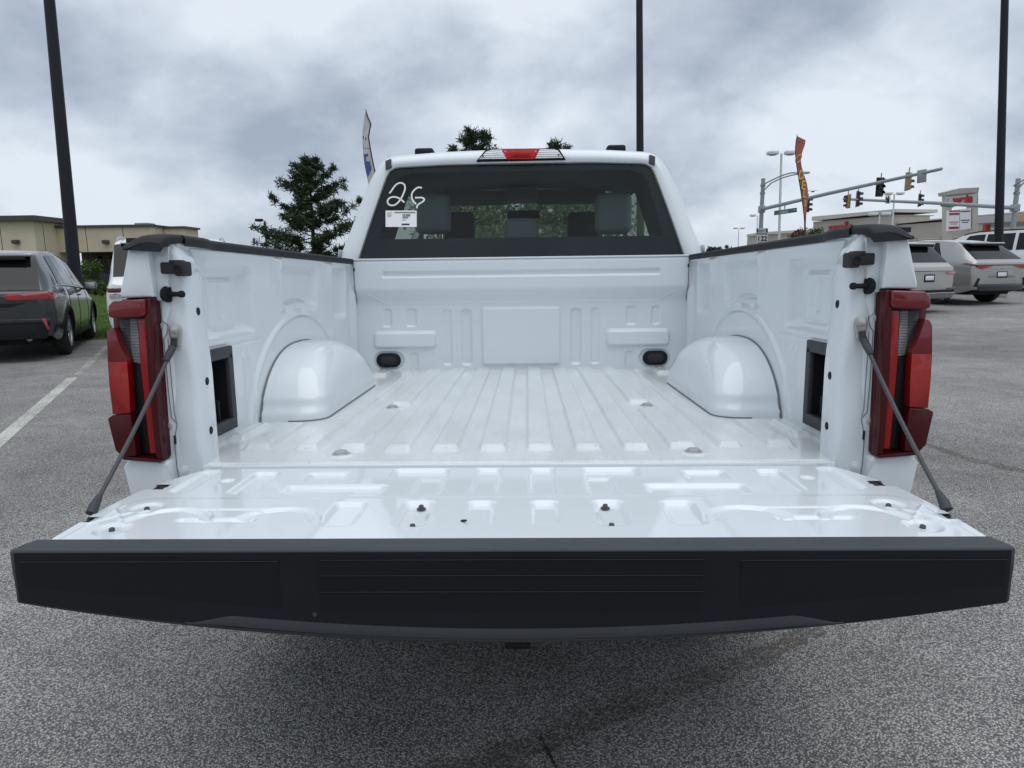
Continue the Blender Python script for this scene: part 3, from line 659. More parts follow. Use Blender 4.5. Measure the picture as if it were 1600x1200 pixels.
    prof = [(1.1375, 0.8660, 0), (1.1370, 0.8705, 0), (1.134, 0.8720, 0), (1.105, 0.8755, 0), (1.0755, 0.8778, 0), (1.0720, 0.8770, 0), (1.0700, 0.8745, 0), (1.0695, 0.845, 0),
            (1.071, 0.80, 0.35), (1.072, 0.775, 0.78), (1.0715, 0.745, 0.80), (1.0735, 0.720, 1.0), (1.081, 0.712, 1.02), (1.13, 0.716, 1.0), (1.17, 0.745, 0.6)]
    P = np.zeros((n, len(prof), 3))
    for j, (py_, pz_, k) in enumerate(prof):
        P[:, j, 0] = sx*hw-0.010; P[:, j, 1] = py_
        if j < 8: P[:, j, 2] = pz_
        else:
            t_ = {8: 0.32, 9: 0.62, 10: 0.90, 11: 0.985, 12: 1.0, 13: 0.96, 14: 0.60}[j]; P[:, j, 2] = 0.845+(zbot-0.845)*t_
    gr = grid('tailgate_moulding', P, TRIMG, tg, flip=True)
    for e in (0, -1):
        b = MB(); b.poly([tuple(v) for v in P[e]]); b.build('moulding_end', TRIMG, tg, smooth=False)
    # dark textured step pads on the face: centre pad with ribs, two side pads
    def pad(name, x0, x1, ztop, zb0, zb1, parent):
        xs = np.linspace(x0, x1, 40); t_ = np.linspace(0, 1, 8); zt = np.full(40, ztop); zb_ = np.interp(xs, [x0, x1], [zb0, zb1])
        PP = np.zeros((40, 8, 3)); PP[..., 0] = xs[:, None]; PP[..., 1] = 1.0675+0.001*t_[None, :]; PP[..., 2] = zt[:, None]+(zb_-zt)[:, None]*t_[None, :]
        return grid(name, PP, PADM, parent, flip=True)
    xs = np.linspace(-0.846, 0.826, 120); top = 0.8735
    zb_ = 0.845+(ZBOT(xs)-0.845)*0.93
    PP = np.zeros((120, 6, 3)); t_ = np.linspace(0, 1, 6); PP[..., 0] = xs[:, None]; PP[..., 1] = 1.0690-0.0005*np.sin(t_*3.14)[None, :]; PP[..., 2] = top+(zb_-top)[:, None]*t_[None, :]
    grid('moulding_face', PP, BLACKP, tg, flip=True)
    pc = pad('step_pad', -0.325, 0.320, 0.860, 0.765, 0.765, tg)
    pl = pad('step_pad', -0.836, -0.392, 0.858, 0.812, 0.772, tg); pr = pad('step_pad', 0.385, 0.818, 0.858, 0.772, 0.812, tg)
    for z_ in (0.860, 0.832, 0.803):
        MB().box((0, 1.0672, z_), (0.645, 0.0018, 0.0016), bev=0.001).build('pad_rib', RIBM, pc)
    for o_, a, b_ in ((pl, -0.836, -0.392), (pr, 0.385, 0.818)): MB().box(((a+b_)/2, 1.0672, 0.858), (b_-a, 0.0018, 0.0016), bev=0.0005).build('pad_rib', RIBM, o_)
    # grey lower lip of the moulding
    xs = np.linspace(-0.56, 0.56, 80); zl = 0.845+(ZBOT(xs)-0.845)
    PP = np.zeros((80, 4, 3)); PP[..., 0] = xs[:, None]
    for j, (dy, dz) in enumerate(((0.0006, 0.030), (0.0, 0.022), (0.0004, 0.012), (0.004, 0.004))): PP[:, j, 1] = 1.0678+dy; PP[:, j, 2] = zl+0.006+(dz-0.006)*np.clip((0.56-np.abs(xs))/0.08, 0.15, 1)
    grid('moulding_lip', PP, TRIMG, tg, flip=True)
    MB().lathe((-0.335, 1.0690, 0.762), (0, -1, 0), [(0, 0.004), (0.001, 0.004), (0.0012, 0.001)], 10).build('moulding_dot', TRIMG, tg)
tailgate()

# --- bumper, hitch, wheels, lower body
def wheel(name, parent, c, s, r=0.40, w=0.26, rim=0.235, spokes=6, rimmat=ALLOY):
    wl = empty(name); wl.parent = parent; wl.location = c
    MB().lathe((-w/2*s, 0, 0), (s, 0, 0), [(0, rim), (0.01, r*0.86), (0.035, r*0.97), (0.07, r), (w-0.07, r), (w-0.035, r*0.97), (w-0.01, r*0.86), (w, rim), (w-0.03, rim*0.98), (0.03, rim*0.98)], 40).build('tyre', RUBBER, wl)
    b = MB(); b.lathe((w/2*s-0.06*s, 0, 0), (s, 0, 0), [(0, rim*0.98), (0.045, rim*0.99), (0.055, rim*0.95), (0.045, rim*0.88), (0.01, rim*0.86)], 40)
    b.lathe((w/2*s-0.055*s, 0, 0), (s, 0, 0), [(0, 0.065), (0.03, 0.06), (0.035, 0.03)], 20)
    for k in range(spokes):
        a = 2*math.pi*k/spokes; rot = Matrix.Rotation(a, 3, 'X')
        b.box(rot@Vector((w/2*s-0.035*s, 0, rim*0.5)), (0.03, 0.055, rim*0.82), rot=rot, bev=0.006)
    b.build('rim', rimmat, wl)
    MB().lathe((w/2*s-0.10*s, 0, 0), (s, 0, 0), [(0, rim*0.96), (0.01, rim*0.96)], 30).build('brake_backing', DARK, wl)
    return wl
def lower_truck():
    b = MB(); b.box((0, 1.64, 0.66), (1.86, 0.12, 0.14), bev=0.03); b.box((0, 1.72, 0.64), (1.70, 0.10, 0.12), bev=0.02); b.build('rear_bumper', mat('black_bumper', (0.015, 0.015, 0.016), 0.6), truck)
    b = MB(); b.box((0.002, 1.57, 0.452), (0.064, 0.09, 0.044), bev=0.006); b.box((0.002, 1.66, 0.465), (0.064, 0.16, 0.064), bev=0.006); b.build('hitch_receiver', DARK, truck)
    for y in (2.72, 6.42):
        for s in (-1, 1): wheel('wheel', truck, (s*0.855, y, tground(y)+0.398), s)
    MB().box((0, 4.2, 0.50), (1.2, 4.0, 0.16)).build('chassis', DARK, truck)
    # cab / front end outer skin
    y = np.linspace(3.60, 7.35, 180); z = np.linspace(0.50, 1.50, 50); Y, Z = np.meshgrid(y, z, indexing='ij')
    x = np.interp(z, [0.5, 0.62, 0.80, 1.10, 1.26, 1.40, 1.50], [-0.955, -0.985, -1.000, -1.000, -0.992, -0.975, -0.962])
    zc = tground(6.42)+0.40
    m = np.hypot((Y[:-1, :-1]+Y[1:, 1:])/2-6.42, (Z[:-1, :-1]+Z[1:, 1:])/2-zc) > 0.455
    m &= ~(((Y[:-1, :-1]) > 5.95) & (Z[:-1, :-1] > 1.40))
    nose = 1-0.16*sm((Y-6.9)/0.45)
    for s in (1, -1):
        o = grid('body_side', np.stack([s*x[None, :]*nose, Y, Z], -1), PAINT, truck, mask=m, flip=(s > 0))
        for yy in (3.66, 4.62, 5.72): MB().box((s*-0.999, yy, 0.98), (0.006, 0.006, 0.80)).build('door_gap', SEAM, o)
        for yy in (4.45, 5.50): MB().box((s*-1.010, yy, 1.27), (0.03, 0.20, 0.03), bev=0.01).build('door_handle', PAINT, o)
        MB().tube([(s*-1.008, 6.42+0.46*math.cos(t), zc+0.46*math.sin(t)) for t in np.linspace(-0.25, math.pi+0.25, 40)], 0.018, 8).build('wheel_lip', PAINT, o)
        b = MB(); b.box((s*-1.10, 5.52, 1.46), (0.20, 0.09, 0.20), bev=0.03); b.box((s*-1.0, 5.56, 1.43), (0.12, 0.05, 0.05), bev=0.01); b.build('door_mirror', BLACKP, truck)
    b = MB(); b.box((0, 6.62, 1.36), (1.80, 1.42, 0.12), bev=0.05, seg=3); b.build('hood', PAINT, truck)
    b = MB(); b.box((0, 7.36, 0.98), (1.72, 0.12, 0.74), bev=0.04); b.build('grille', BLACKP, truck)
    MB().box((0, 3.585, 1.11), (1.86, 0.03, 0.60)).build('cab_back_wall', PAINT, truck)
lower_truck()

# --- cab
GY0, GZ0, GK = 3.60, 1.44, 0.24                      # rear glass plane: y = GY0 + GK (z - GZ0)
def on_glass(px, py, off=0.0):
    d = T.f+(px-CX)/F*T.r+(CY-py)/F*T.u; n = np.array([0, 1, -GK]); p0 = np.array([0, GY0-off, GZ0])
    return T.C+(n@(p0-T.C))/(n@d)*d
def resample(L, n):
    L = np.array(L, float); s = np.r_[0, np.cumsum(np.linalg.norm(np.diff(L, axis=0), axis=1))]; t = np.linspace(0, s[-1], n)
    return np.stack([np.interp(t, s, L[:, k]) for k in range(L.shape[1])], -1)
def arc_corner(L, r, n=6):
    """round the inner corners of a 2-D polyline"""
    L = [np.array(p, float) for p in L]; out = [L[0]]
    for a, b, c in zip(L, L[1:], L[2:]):
        d1 = (a-b); l1 = np.linalg.norm(d1); d2 = (c-b); l2 = np.linalg.norm(d2); q = min(r, l1*0.45, l2*0.45)
        p, e = b+d1/l1*q, b+d2/l2*q
        for t in np.linspace(0, 1, n): out.append((1-t)**2*p+2*t*(1-t)*b+t*t*e)
    out.append(L[-1]); return np.array(out)
def cab():
    cabo = empty('cab'); cabo.parent = truck
    # outer silhouette (left half, x <= 0) in (x, z): from the belt to the roof centre
    oh = [(-0.975, 1.40), (-0.962, 1.485), (-0.907, 1.602), (-0.850, 1.735), (-0.790, 1.862), (-0.742, 1.936), (-0.716, 1.962), (-0.672, 1.981), (-0.40, 1.998), (-0.2, 2.003), (0, 2.005)]
    oh = resample(arc_corner(oh, 0.05), 41); OH = np.concatenate([oh, (oh*[-1, 1])[::-1][1:]])       # 81 pts
    gl = [(560, 412), (580, 350), (600, 292), (611, 263), (700, 258), (817, 256)]
    g3 = np.array([on_glass(*p) for p in gl]); g3[-1, 0] = 0
    gh = resample(arc_corner(g3[:, [0, 2]], 0.05), 41); GH = np.concatenate([gh, (gh*[-1, 1])[::-1][1:]])
    n = len(OH)
    def gy(z): return GY0+GK*(z-GZ0)
    yo = 3.625+GK*np.clip(OH[:, 1]-GZ0, 0, 1); OH = np.c_[OH[:, 0]*yo/3.66, EYE+(OH[:, 1]-EYE)*yo/3.66]
    def outer(y, k=0.0):
        ctr = np.array([0, 1.50]); P = OH.copy(); P = ctr+(P-ctr)*(1-k); return np.c_[P[:, 0], np.full(n, y), P[:, 1]]
    def oy(base): P = OH; return np.c_[P[:, 0], base+GK*np.clip(P[:, 1]-GZ0, 0, 1), P[:, 1]]
    L0 = np.c_[GH[:, 0], gy(GH[:, 1])+0.012, GH[:, 1]]
    L1 = np.c_[GH[:, 0]*1.012, gy(GH[:, 1])-0.006, 1.44+(GH[:, 1]-1.44)*1.008]
    mid = 0.55*GH+0.45*OH; L2 = np.c_[mid[:, 0], gy(mid[:, 1])-0.014, mid[:, 1]]
    m3 = 0.12*GH+0.88*OH; L3 = np.c_[m3[:, 0], gy(m3[:, 1])+0.004, m3[:, 1]]
    L4 = oy(3.625)
    grid('rear_surround', np.stack([L0, L1, L2, L3, L4], 1), PAINT, cabo, flip=False)
    # shell: sections going forward
    ys = [None, 3.80, 3.95, 4.10, 4.60, 5.10, 5.22]
    sec = [L4]
    for y in ys[1:]:
        P = outer(y); crown = 0.028*sm((y-3.7)/0.7)*sm((5.6-y)/0.6); P[:, 2] += crown*sm((P[:, 2]-1.7)/0.3); sec.append(P)
    for y, k in ((5.45, 0.30), (5.70, 0.62), (5.95, 0.93)):
        P = outer(y); P[:, 2] = 1.44+(P[:, 2]-1.44)*(1-k) if False else np.where(P[:, 2] > 1.44, 1.44+(P[:, 2]-1.44)*(1-k), P[:, 2])
        q = (OH[:, 1]-1.44)/0.565; P[:, 0] = OH[:, 0]*(1+np.clip(q, 0, 1)*0.28*k); sec.append(P)
    S = np.stack(sec, 1)                     # n x stations
    zi = OH[:, 1]; side = (zi[:-1]+zi[1:])/2; st = np.arange(S.shape[1]-1)
    A, B = np.meshgrid(side, st, indexing='ij')
    win = (A > 1.50) & (A < 1.915) & (B >= 1) & (B <= 6) & (B != 3)
    top = (A > 1.95)
    screen = ((B >= 6) & (A > 1.95)) | ((B >= 8) & (A > 1.90))
    grid('cab_shell', S, PAINT, cabo, mask=~(win | screen), flip=False)
    grid('side_glass', S*[0.995, 1, 1], CABGL, cabo, mask=win & (np.arange(n-1) < n//2)[:, None])
    grid('side_glass', S*[0.995, 1, 1], CABGL, cabo, mask=win & (np.arange(n-1) >= n//2)[:, None])
    grid('windshield', S*[0.995, 1, 1]+[0, 0.004, -0.004], CABGL, cabo, mask=screen)
    # headliner and inner pillar trim
    I = S.copy(); I[:, :, 0] *= 0.955; I[:, :, 2] = np.where(I[:, :, 2] > 1.6, I[:, :, 2]-0.035, I[:, :, 2]); I[:, 0, 1] += 0.03
    grid('headliner', I, LINER, cabo, mask=~(win | screen), flip=True)
    # rear glass with a black printed border; lower band paints in a dark reflection
    rows = 24; t = np.linspace(0, 1, rows); bot = np.c_[np.linspace(gh[0, 0], -gh[0, 0], n), np.full(n, GH[0, 1])]
    GP = GH[:, None, :]*(1-t)[None, :, None]+bot[:, None, :]*t[None, :, None]
    GG = np.stack([GP[..., 0], gy(GP[..., 1]), GP[..., 1]], -1)
    win_o = grid('rear_window', GG, WINGL, cabo, flip=True)
    # border: ring between the glass edge and a rounded clear area
    ci = [(592, 374), (603, 330), (617, 280), (640, 270), (817, 267)]
    c3 = np.array([on_glass(*p) for p in ci]); c3[-1, 0] = 0
    ch = resample(arc_corner(c3[:, [0, 2]], 0.07), 41); CH = np.concatenate([ch, (ch*[-1, 1])[::-1][1:]])
    ring = np.stack([np.c_[GH[:, 0], gy(GH[:, 1])+0.004, GH[:, 1]], np.c_[CH[:, 0], gy(CH[:, 1])+0.004, CH[:, 1]]], 1)
    FRIT_REFL = mat('black_border_reflection', (0.012, 0.013, 0.017), 0.25, var=0.05)
    grid('border_and_reflection', ring, FRIT_REFL, win_o, smooth=False)
    lowq = [(gh[0, 0], gy(GH[0, 1])+0.004, GH[0, 1]), (-gh[0, 0], gy(GH[0, 1])+0.004, GH[0, 1]), (-ch[0, 0], gy(ch[0, 1])+0.004, ch[0, 1]), (ch[0, 0], gy(ch[0, 1])+0.004, ch[0, 1])]  # lower band: dark reflection and seat back painted as opaque black
    b = MB(); b.poly(lowq); b.build('border_and_reflection', FRIT_REFL, win_o, smooth=False)
    MB().tube([(v[0]*1.004, gy(v[1])-0.003, v[1]) for v in GH], 0.004, 6).build('window_gasket', mat('gasket', (0.12, 0.12, 0.115), 0.7), cabo)
    MB().box((0, 3.612, 1.418), (1.72, 0.03, 0.012), bev=0.003).build('window_sill', PAINT, cabo)
    # handwritten white marker "2G"
    def stroke(pts, w=0.0042, name='marker_stroke'):
        pp = np.array([on_glass(590+a/15.0, 280+b/15.0, 0.0035) for a, b in pts]); s = resample(pp, 40)
        k = np.ones(5)/5; sp = np.stack([np.convolve(np.pad(s[:, i], 2, mode='edge'), k, 'valid') for i in range(3)], -1)
        tv = np.gradient(sp, axis=0); nv = np.cross(tv, [0, 1, -GK]); nv /= np.linalg.norm(nv, axis=1)[:, None]
        grid(name, np.stack([sp-nv*w, sp+nv*w], 1), MARKER, win_o, smooth=False)
    stroke([(255, 350), (300, 325), (345, 240), (400, 140), (480, 80), (560, 65), (630, 95), (665, 150), (650, 240), (600, 350), (545, 470), (470, 570), (380, 630), (290, 630), (220, 580), (205, 510), (250, 440), (340, 400), (430, 405), (520, 445), (590, 510), (650, 565)])
    stroke([(1045, 210), (990, 185), (920, 200), (840, 270), (795, 350), (800, 440), (845, 530), (910, 590)])
    stroke([(870, 430), (950, 435), (1030, 425), (1085, 450), (1105, 485), (1050, 530), (960, 585), (925, 620), (918, 690)])
    # paper label
    q = [on_glass(px, py, 0.003) for px, py in ((602.5, 329), (651, 329), (651, 354.5), (602.5, 354.5))]
    b = MB(); b.poly(q); lab = b.build('paper_label', PAPER, win_o, smooth=False)
    M0 = lambda px, py: frame(on_glass(px, py, 0.0045), (1, 0, 0), (0, GK, 1))
    text('lettering', 'CU2G', 0.0155, INK, lab, M0(635, 336.5), 0.0006, 0.0003)
    for (x0, x1, y0, y1, mm) in ((616.5, 649, 331, 332.8, GREYINK), (629, 638, 339, 341, GREYINK), (628, 634, 343, 344, GREYINK), (627.5, 640, 349.3, 351.6, INK), (605, 613, 332, 332.6, GREYINK), (605, 612, 334, 334.6, GREYINK), (605, 612.5, 336, 336.6, GREYINK), (605, 611, 338, 338.6, GREYINK)):
        b = MB(); b.poly([on_glass(*p, 0.0045) for p in ((x0, y0), (x1, y0), (x1, y1), (x0, y1))]); b.build('printed_line', mm, lab, smooth=False)
    # third brake light on the roof edge
    def ypl(px, py, y): p = T.at(px, py, y=y); return (p[0], y, p[2])
    yb = 3.688; bl = empty('third_brake_light'); bl.parent = truck
    base = [(744, 252), (758, 234.5), (768, 232.5), (866, 231.5), (874, 233), (884, 249)]
    MB().prism([ypl(a, b_, yb) for a, b_ in base], (0, 0.05, 0), bev=0.002).build('lamp_base', BLACKP, bl)
    MB().prism([ypl(a, b_, yb-0.008) for a, b_ in ((748, 248.5), (760, 236), (768, 234), (784, 233.5), (792, 248))], (0, 0.02, 0), bev=0.003).build('clear_lens', CLEARW, bl)
    MB().prism([ypl(a, b_, yb-0.008) for a, b_ in ((880, 246.5), (872, 235), (866, 233), (843, 233), (836, 247.5))], (0, 0.02, 0), bev=0.003).build('clear_lens', CLEARW, bl)
    MB().prism([ypl(a, b_, yb-0.011) for a, b_ in ((784, 233.2), (843, 232.8), (835, 248.3), (792, 248.7))], (0, 0.02, 0), bev=0.003).build('red_lens', REDBRT, bl)
    MB().prism([ypl(a, b_, yb-0.0135) for a, b_ in ((797, 238), (830, 238), (828, 246.5), (799, 246.7))], (0, 0.008, 0), bev=0.002).build('inner_red_lens', REDL, bl)
    for a, b_ in ((789.5, 237), (837, 236.6), (754.5, 244), (873, 242)):
        MB().lathe(ypl(a, b_, yb-0.010), (0, -1, 0), [(0, 0.005), (0.002, 0.004), (0.003, 0.001)], 10).build('lamp_screw', STEEL if 780 < a < 840 else SCREW, bl)
    # black corner strips at the roof ends and two black roof caps
    for s in (-1, 1):
        q = [(601.5, 251), (610, 247.5), (612, 262), (603, 266)]
        p3 = [np.array(T.at(a, b_, y=3.70)) for a, b_ in q]
        MB().prism([(s*-abs(p[0]), 3.700+GK*(p[2]-1.95), p[2]) for p in p3], (0, 0.06, 0.0), bev=0.003).build('roof_strip', TRIMG, cabo)
        b = MB(); b.box((s*0.540, 3.96, 2.045), (0.105, 0.09, 0.050), bev=0.014, seg=3); b.box((s*0.540, 3.96, 2.022), (0.118, 0.105, 0.012), bev=0.003); b.build('roof_cap', BLACKP, cabo)
    # seats, dashboard, mirror
    def rest(x, y, z, w, h, m, posts=True, thick=0.10):
        o = MB().box((x, y, z), (w, thick, h), bev=min(0.04, thick*0.45), seg=4).build('headrest', m, cabo)
        if posts:
            for dx in (-0.052, 0.052): MB().tube([(x+dx, y, z-h/2-0.08), (x+dx, y, z-h/2+0.02)], 0.006, 8).build('headrest_post', mat('chrome', (0.8, 0.8, 0.8), 0.12, metal=1.0), o)
    for s in (-1, 1):
        c = T.at(676 if s < 0 else 958, 334, y=4.05); rest(c[0], 4.05, c[2], 0.212, 0.235, GREYSEAT)
        MB().box((s*0.44, 4.12, 1.24), (0.80, 0.14, 0.62), bev=0.05, seg=3).build('rear_seat_back', GREYSEAT, cabo)
        MB().box((s*0.44, 4.40, 0.98), (0.80, 0.5, 0.14), bev=0.05, seg=3).build('rear_seat_cushion', GREYSEAT, cabo)
        c2 = T.at(717 if s < 0 else 912, 358, y=5.0); rest(c2[0], 5.0, c2[2]+0.02, 0.24, 0.20, DKSEAT, False)
        MB().box((s*0.46, 5.03, 1.20), (0.50, 0.13, 0.64), bev=0.06, seg=3).build('front_seat_back', DKSEAT, cabo)
    c = T.at(815, 360, y=4.05); rest(c[0], 4.05, c[2], 0.20, 0.14, GREYSEAT, False)
    MB().box((0.0, 5.80, 1.30), (1.70, 0.40, 0.18), bev=0.06).build('dashboard', DKSEAT, cabo)
    MB().lathe((-0.46, 5.50, 1.30), (0, -1, 0.45), [(0, 0.19), (0.02, 0.19), (0.02, 0.16), (0, 0.16)], 28).build('steering_wheel', DKSEAT, cabo)
    c = T.at(818, 335, y=5.30); MB().box((c[0], 5.30, c[2]), (0.25, 0.03, 0.065), bev=0.012).build('rear_view_mirror', BLACKP, cabo)
    for s in (-1, 1): MB().box((s*0.37, 5.20, 1.945), (0.52, 0.02, 0.11), bev=0.006).build('sun_visor', LINER, cabo)
    MB().box((0, 5.12, 1.95), (0.24, 0.30, 0.09), bev=0.02).build('overhead_console', LINER, cabo)
    MB().box((0, 4.7, 0.86), (1.8, 2.2, 0.05)).build('cab_floor', DKSEAT, cabo)
cab()

# ------------------------------------------------------------------ parked cars (lofted bodies)
def sect_pt(w, wt, zu, zb, zt, t):
    """half section, t in 0..3: sill -> belt -> roof edge -> roof centre; arrays broadcast"""
    t = np.asarray(t, float); a = np.clip(t, 0, 1); b = np.clip(t-1, 0, 1); c = np.clip(t-2, 0, 1)
    bul = np.interp(a, [0, 0.08, 0.25, 0.55, 0.8, 0.93, 1.0], [0.905, 0.955, 0.985, 1.0, 0.99, 0.972, 0.945])
    xa = w*bul; za = zu+(zb-zu)*a
    ze = zb+(zt-zb)*0.93; xb = w*0.945+(wt-w*0.945)*(b**1.15); zbb = zb+(ze-zb)*b
    xc = wt*np.cos(c*math.pi/2)**0.75; zc = ze+(zt-ze)*np.sin(c*math.pi/2)**0.8
    x = np.where(t <= 1, xa, np.where(t <= 2, xb, xc)); z = np.where(t <= 1, za, np.where(t <= 2, zbb, zc)); return x, z
class CarShape:
    def __init__(s, L, W_, top, belt, wt, zu=0.24, nose=0.16, tail=0.07, taper=0.95):
        s.L, s.W, s.zu, s.nose, s.tail, s.taper = L, W_/2, zu, nose, tail, taper
        s.top, s.belt, s.wt = map(lambda q: np.array(q, float), (top, belt, wt))
    def curves(s, y):
        k = lambda q: np.interp(y, q[:, 0], q[:, 1])
        u = np.clip(1-y/s.tail, 0, 1); v = np.clip((y-(s.L-0.7))/0.7, 0, 1)
        w = s.W*(1-(1-s.taper)*0.9*u**2)*(1-s.nose*v**2)*(1-0.03*np.clip((1.0-y)/1.0, 0, 1))
        zt = k(s.top); zb = np.minimum(k(s.belt), zt-0.012); wt = np.minimum(k(s.wt)*s.W, w*0.945)
        zu = s.zu+0.14*np.clip((0.7-y)/0.7, 0, 1)**1.5+0.10*v
        return w, wt, zu, zb, zt
    def S(s, y, t, side=1):
        w, wt, zu, zb, zt = s.curves(y); x, z = sect_pt(w, wt, zu, zb, zt, t); return np.stack([side*x, y+0*x, z], -1)
def smooth_tab(tab, n=400, k=9):
    tab = np.array(tab, float); y = np.linspace(tab[0, 0], tab[-1, 0], n); v = np.interp(y, tab[:, 0], tab[:, 1])
    kk = np.ones(k)/k; v2 = np.convolve(np.pad(v, k//2, mode='edge'), kk, 'valid'); return np.c_[y, v2]
def make_car(name, loc, heading, sh, paint, axles, wr, style):
    """car frame: y = 0 at the tail, +y forward"""
    root = empty(name, loc, heading); L = sh.L
    ys = np.unique(np.concatenate([np.linspace(0, 0.25, 14), np.linspace(0.25, L-0.3, 120), np.linspace(L-0.3, L, 12)]))
    tt = np.concatenate([np.linspace(0, 1, 16), np.linspace(1, 2, 10)[1:], np.linspace(2, 3, 11)[1:]])
    Yg, Tg = np.meshgrid(ys, np.concatenate([tt, tt[::-1][1:]]), indexing='ij'); P = sh.S(Yg, Tg)
    half = len(tt); P[:, half:, 0] *= -1
    yc = (P[:-1, :-1, 1]+P[1:, 1:, 1])/2; zc = (P[:-1, :-1, 2]+P[1:, 1:, 2])/2; tc_ = (Tg[:-1, :-1]+Tg[1:, 1:])/2
    m = np.ones(yc.shape, bool)
    for a in axles: m &= ~((np.hypot(yc-a, zc-wr) < wr+0.045) & (tc_ < 0.95))
    body = grid('body', P, paint, root, mask=m)
    for k in (0, -1):      # tail and nose panels, gently domed
        ring = np.concatenate([P[k], P[k][:1]]); ctr = P[k].mean(0); sg = -1 if k == 0 else 1
        lv = [ring]+[ctr+(ring-ctr)*q+np.array([0, sg*d, 0]) for q, d in ((0.97, 0.012), (0.80, 0.028), (0.5, 0.035), (0.02, 0.036))]
        grid('tail_panel' if k == 0 else 'nose_panel', np.stack(lv, 1), paint, root, flip=(k == 0))
    CL = style.get('cladding', BLACKP)
    for a in axles:
        for s in (-1, 1):
            arc = np.linspace(-0.18, math.pi+0.18, 34); Q = np.zeros((34, 4, 3))
            for i, th in enumerate(arc):
                for j, (rad, dx) in enumerate(((wr+0.020, -0.05), (wr+0.028, 0.012), (wr+0.085, 0.014), (wr+0.095, -0.010))):
                    yy, zz = a+rad*math.cos(th), wr+rad*math.sin(th); w, wt, zu, zb, zt = sh.curves(np.array(yy)); tq = np.clip((zz-zu)/(zb-zu), 0, 1)
                    Q[i, j] = (s*(float(sect_pt(w, wt, zu, zb, zt, tq)[0])+dx), yy, zz)
            grid('arch_trim', Q, CL, root, flip=(s > 0))
            wheel('wheel', root, (s*(sh.W-0.135), a, wr), s, wr, 0.225, wr*0.64, style.get('spokes', 5), style.get('rim', ALLOY))
    MB().box((0, L/2, 0.42), (2*sh.W-0.62, L-0.5, 0.34)).build('underbody', DARK, root)
    for s in (-1, 1): MB().box((s*(sh.W*0.925), (axles[0]+axles[1])/2, sh.zu+0.05), (0.08, axles[1]-axles[0]-2*wr-0.18, 0.11), bev=0.015).build('sill', CL, root)
    def patch(nm, ym, s, y0b, y1b, y0t, y1t, t0, t1, off=0.006, n=16, mm=PRIVGL):
        tq = np.linspace(t0, t1, n); f = np.linspace(0, 1, n)
        yb0 = np.interp(tq, [t0, t1], [y0b, y0t]); yb1 = np.interp(tq, [t0, t1], [y1b, y1t])
        Yq = yb0[None, :]+(yb1-yb0)[None, :]*f[:, None]; Q = sh.S(Yq, np.broadcast_to(tq, Yq.shape).copy(), s)
        nn = np.cross(np.gradient(Q, axis=0), np.gradient(Q, axis=1)); nn /= np.linalg.norm(nn, axis=2)[..., None]+1e-9
        if (nn[n//2, n//2, 0]*s) < 0: nn = -nn
        return grid(nm, Q+nn*off, mm, root, flip=(s < 0))
    for s in (-1, 1):
        for w_ in style['windows']: patch('side_window', 0, s, *w_, 1.10, 1.93, mm=style.get('sideglass', PRIVGL))
        if 'trim' in style:
            for a, b_ in style['trim']: MB().tube([tuple(v) for v in sh.S(np.linspace(a, b_, 24), np.full(24, 1.05), s)+np.array([s*0.010, 0, 0])], 0.010, 6).build('window_trim', ALLOY, root)
        if 'rails' in style:
            a, b_ = style['rails']; q = sh.S(np.linspace(a, b_, 16), np.full(16, 2.12), s); q[:, 2] += 0.05*np.sin(np.linspace(0, math.pi, 16))**0.3
            MB().tube([tuple(v) for v in q], 0.018, 8).build('roof_rail', style.get('railmat', ALLOY), root)
        w, wt, zu, zb, zt = sh.curves(np.array(style['mirror'])); c = (s*(float(w)+0.10), style['mirror'], float(zb)+0.06)
        b = MB(); b.box(c, (0.20, 0.12, 0.15), bev=0.035, seg=3); b.box((s*(float(w)-0.01), style['mirror']+0.01, float(zb)+0.01), (0.12, 0.05, 0.04), bev=0.01)
        mr = b.build('door_mirror', style.get('mirrormat', paint), root)
        MB().box((c[0], c[1]-0.0605, c[2]), (0.165, 0.003, 0.11), bev=0.001).build('mirror_glass', PRIVGL if not style.get('mirrorlight') else ALLOY, mr)
        for yy in style.get('gaps', ()):
            q = sh.S(np.full(14, yy), np.linspace(0.08, 1.0, 14), s); q[:, 0] += s*0.001; MB().tube([tuple(v) for v in q], 0.004, 5).build('door_gap', DARK, root)
        for yy in style.get('handles', ()):
            q = sh.S(np.array([yy]), np.array([0.86]), s)[0]; MB().box((q[0]+s*0.012, yy, q[2]), (0.03, 0.19, 0.026), bev=0.008).build('door_handle', paint, root)
    # rear glass, spoiler, windshield on the top surface
    def toppatch(nm, y0, y1, tx0, mm, off=0.006, n=22):
        u = np.linspace(-1, 1, n); Yq, U = np.meshgrid(np.linspace(y0, y1, n), u, indexing='ij'); tq = 3-(3-tx0)*np.abs(U)
        Q = sh.S(Yq, tq); Q[..., 0] *= np.sign(U)+(U == 0); nn = np.cross(np.gradient(Q, axis=0), np.gradient(Q, axis=1)); nn /= np.linalg.norm(nn, axis=2)[..., None]+1e-9
        if nn[n//2, n//2, 2] < 0: nn = -nn
        return grid(nm, Q+nn*off, mm, root)
    toppatch('rear_window', *style['rear'], 2.06, PRIVGL); toppatch('windshield', *style['front'], 2.05, PRIVGL)
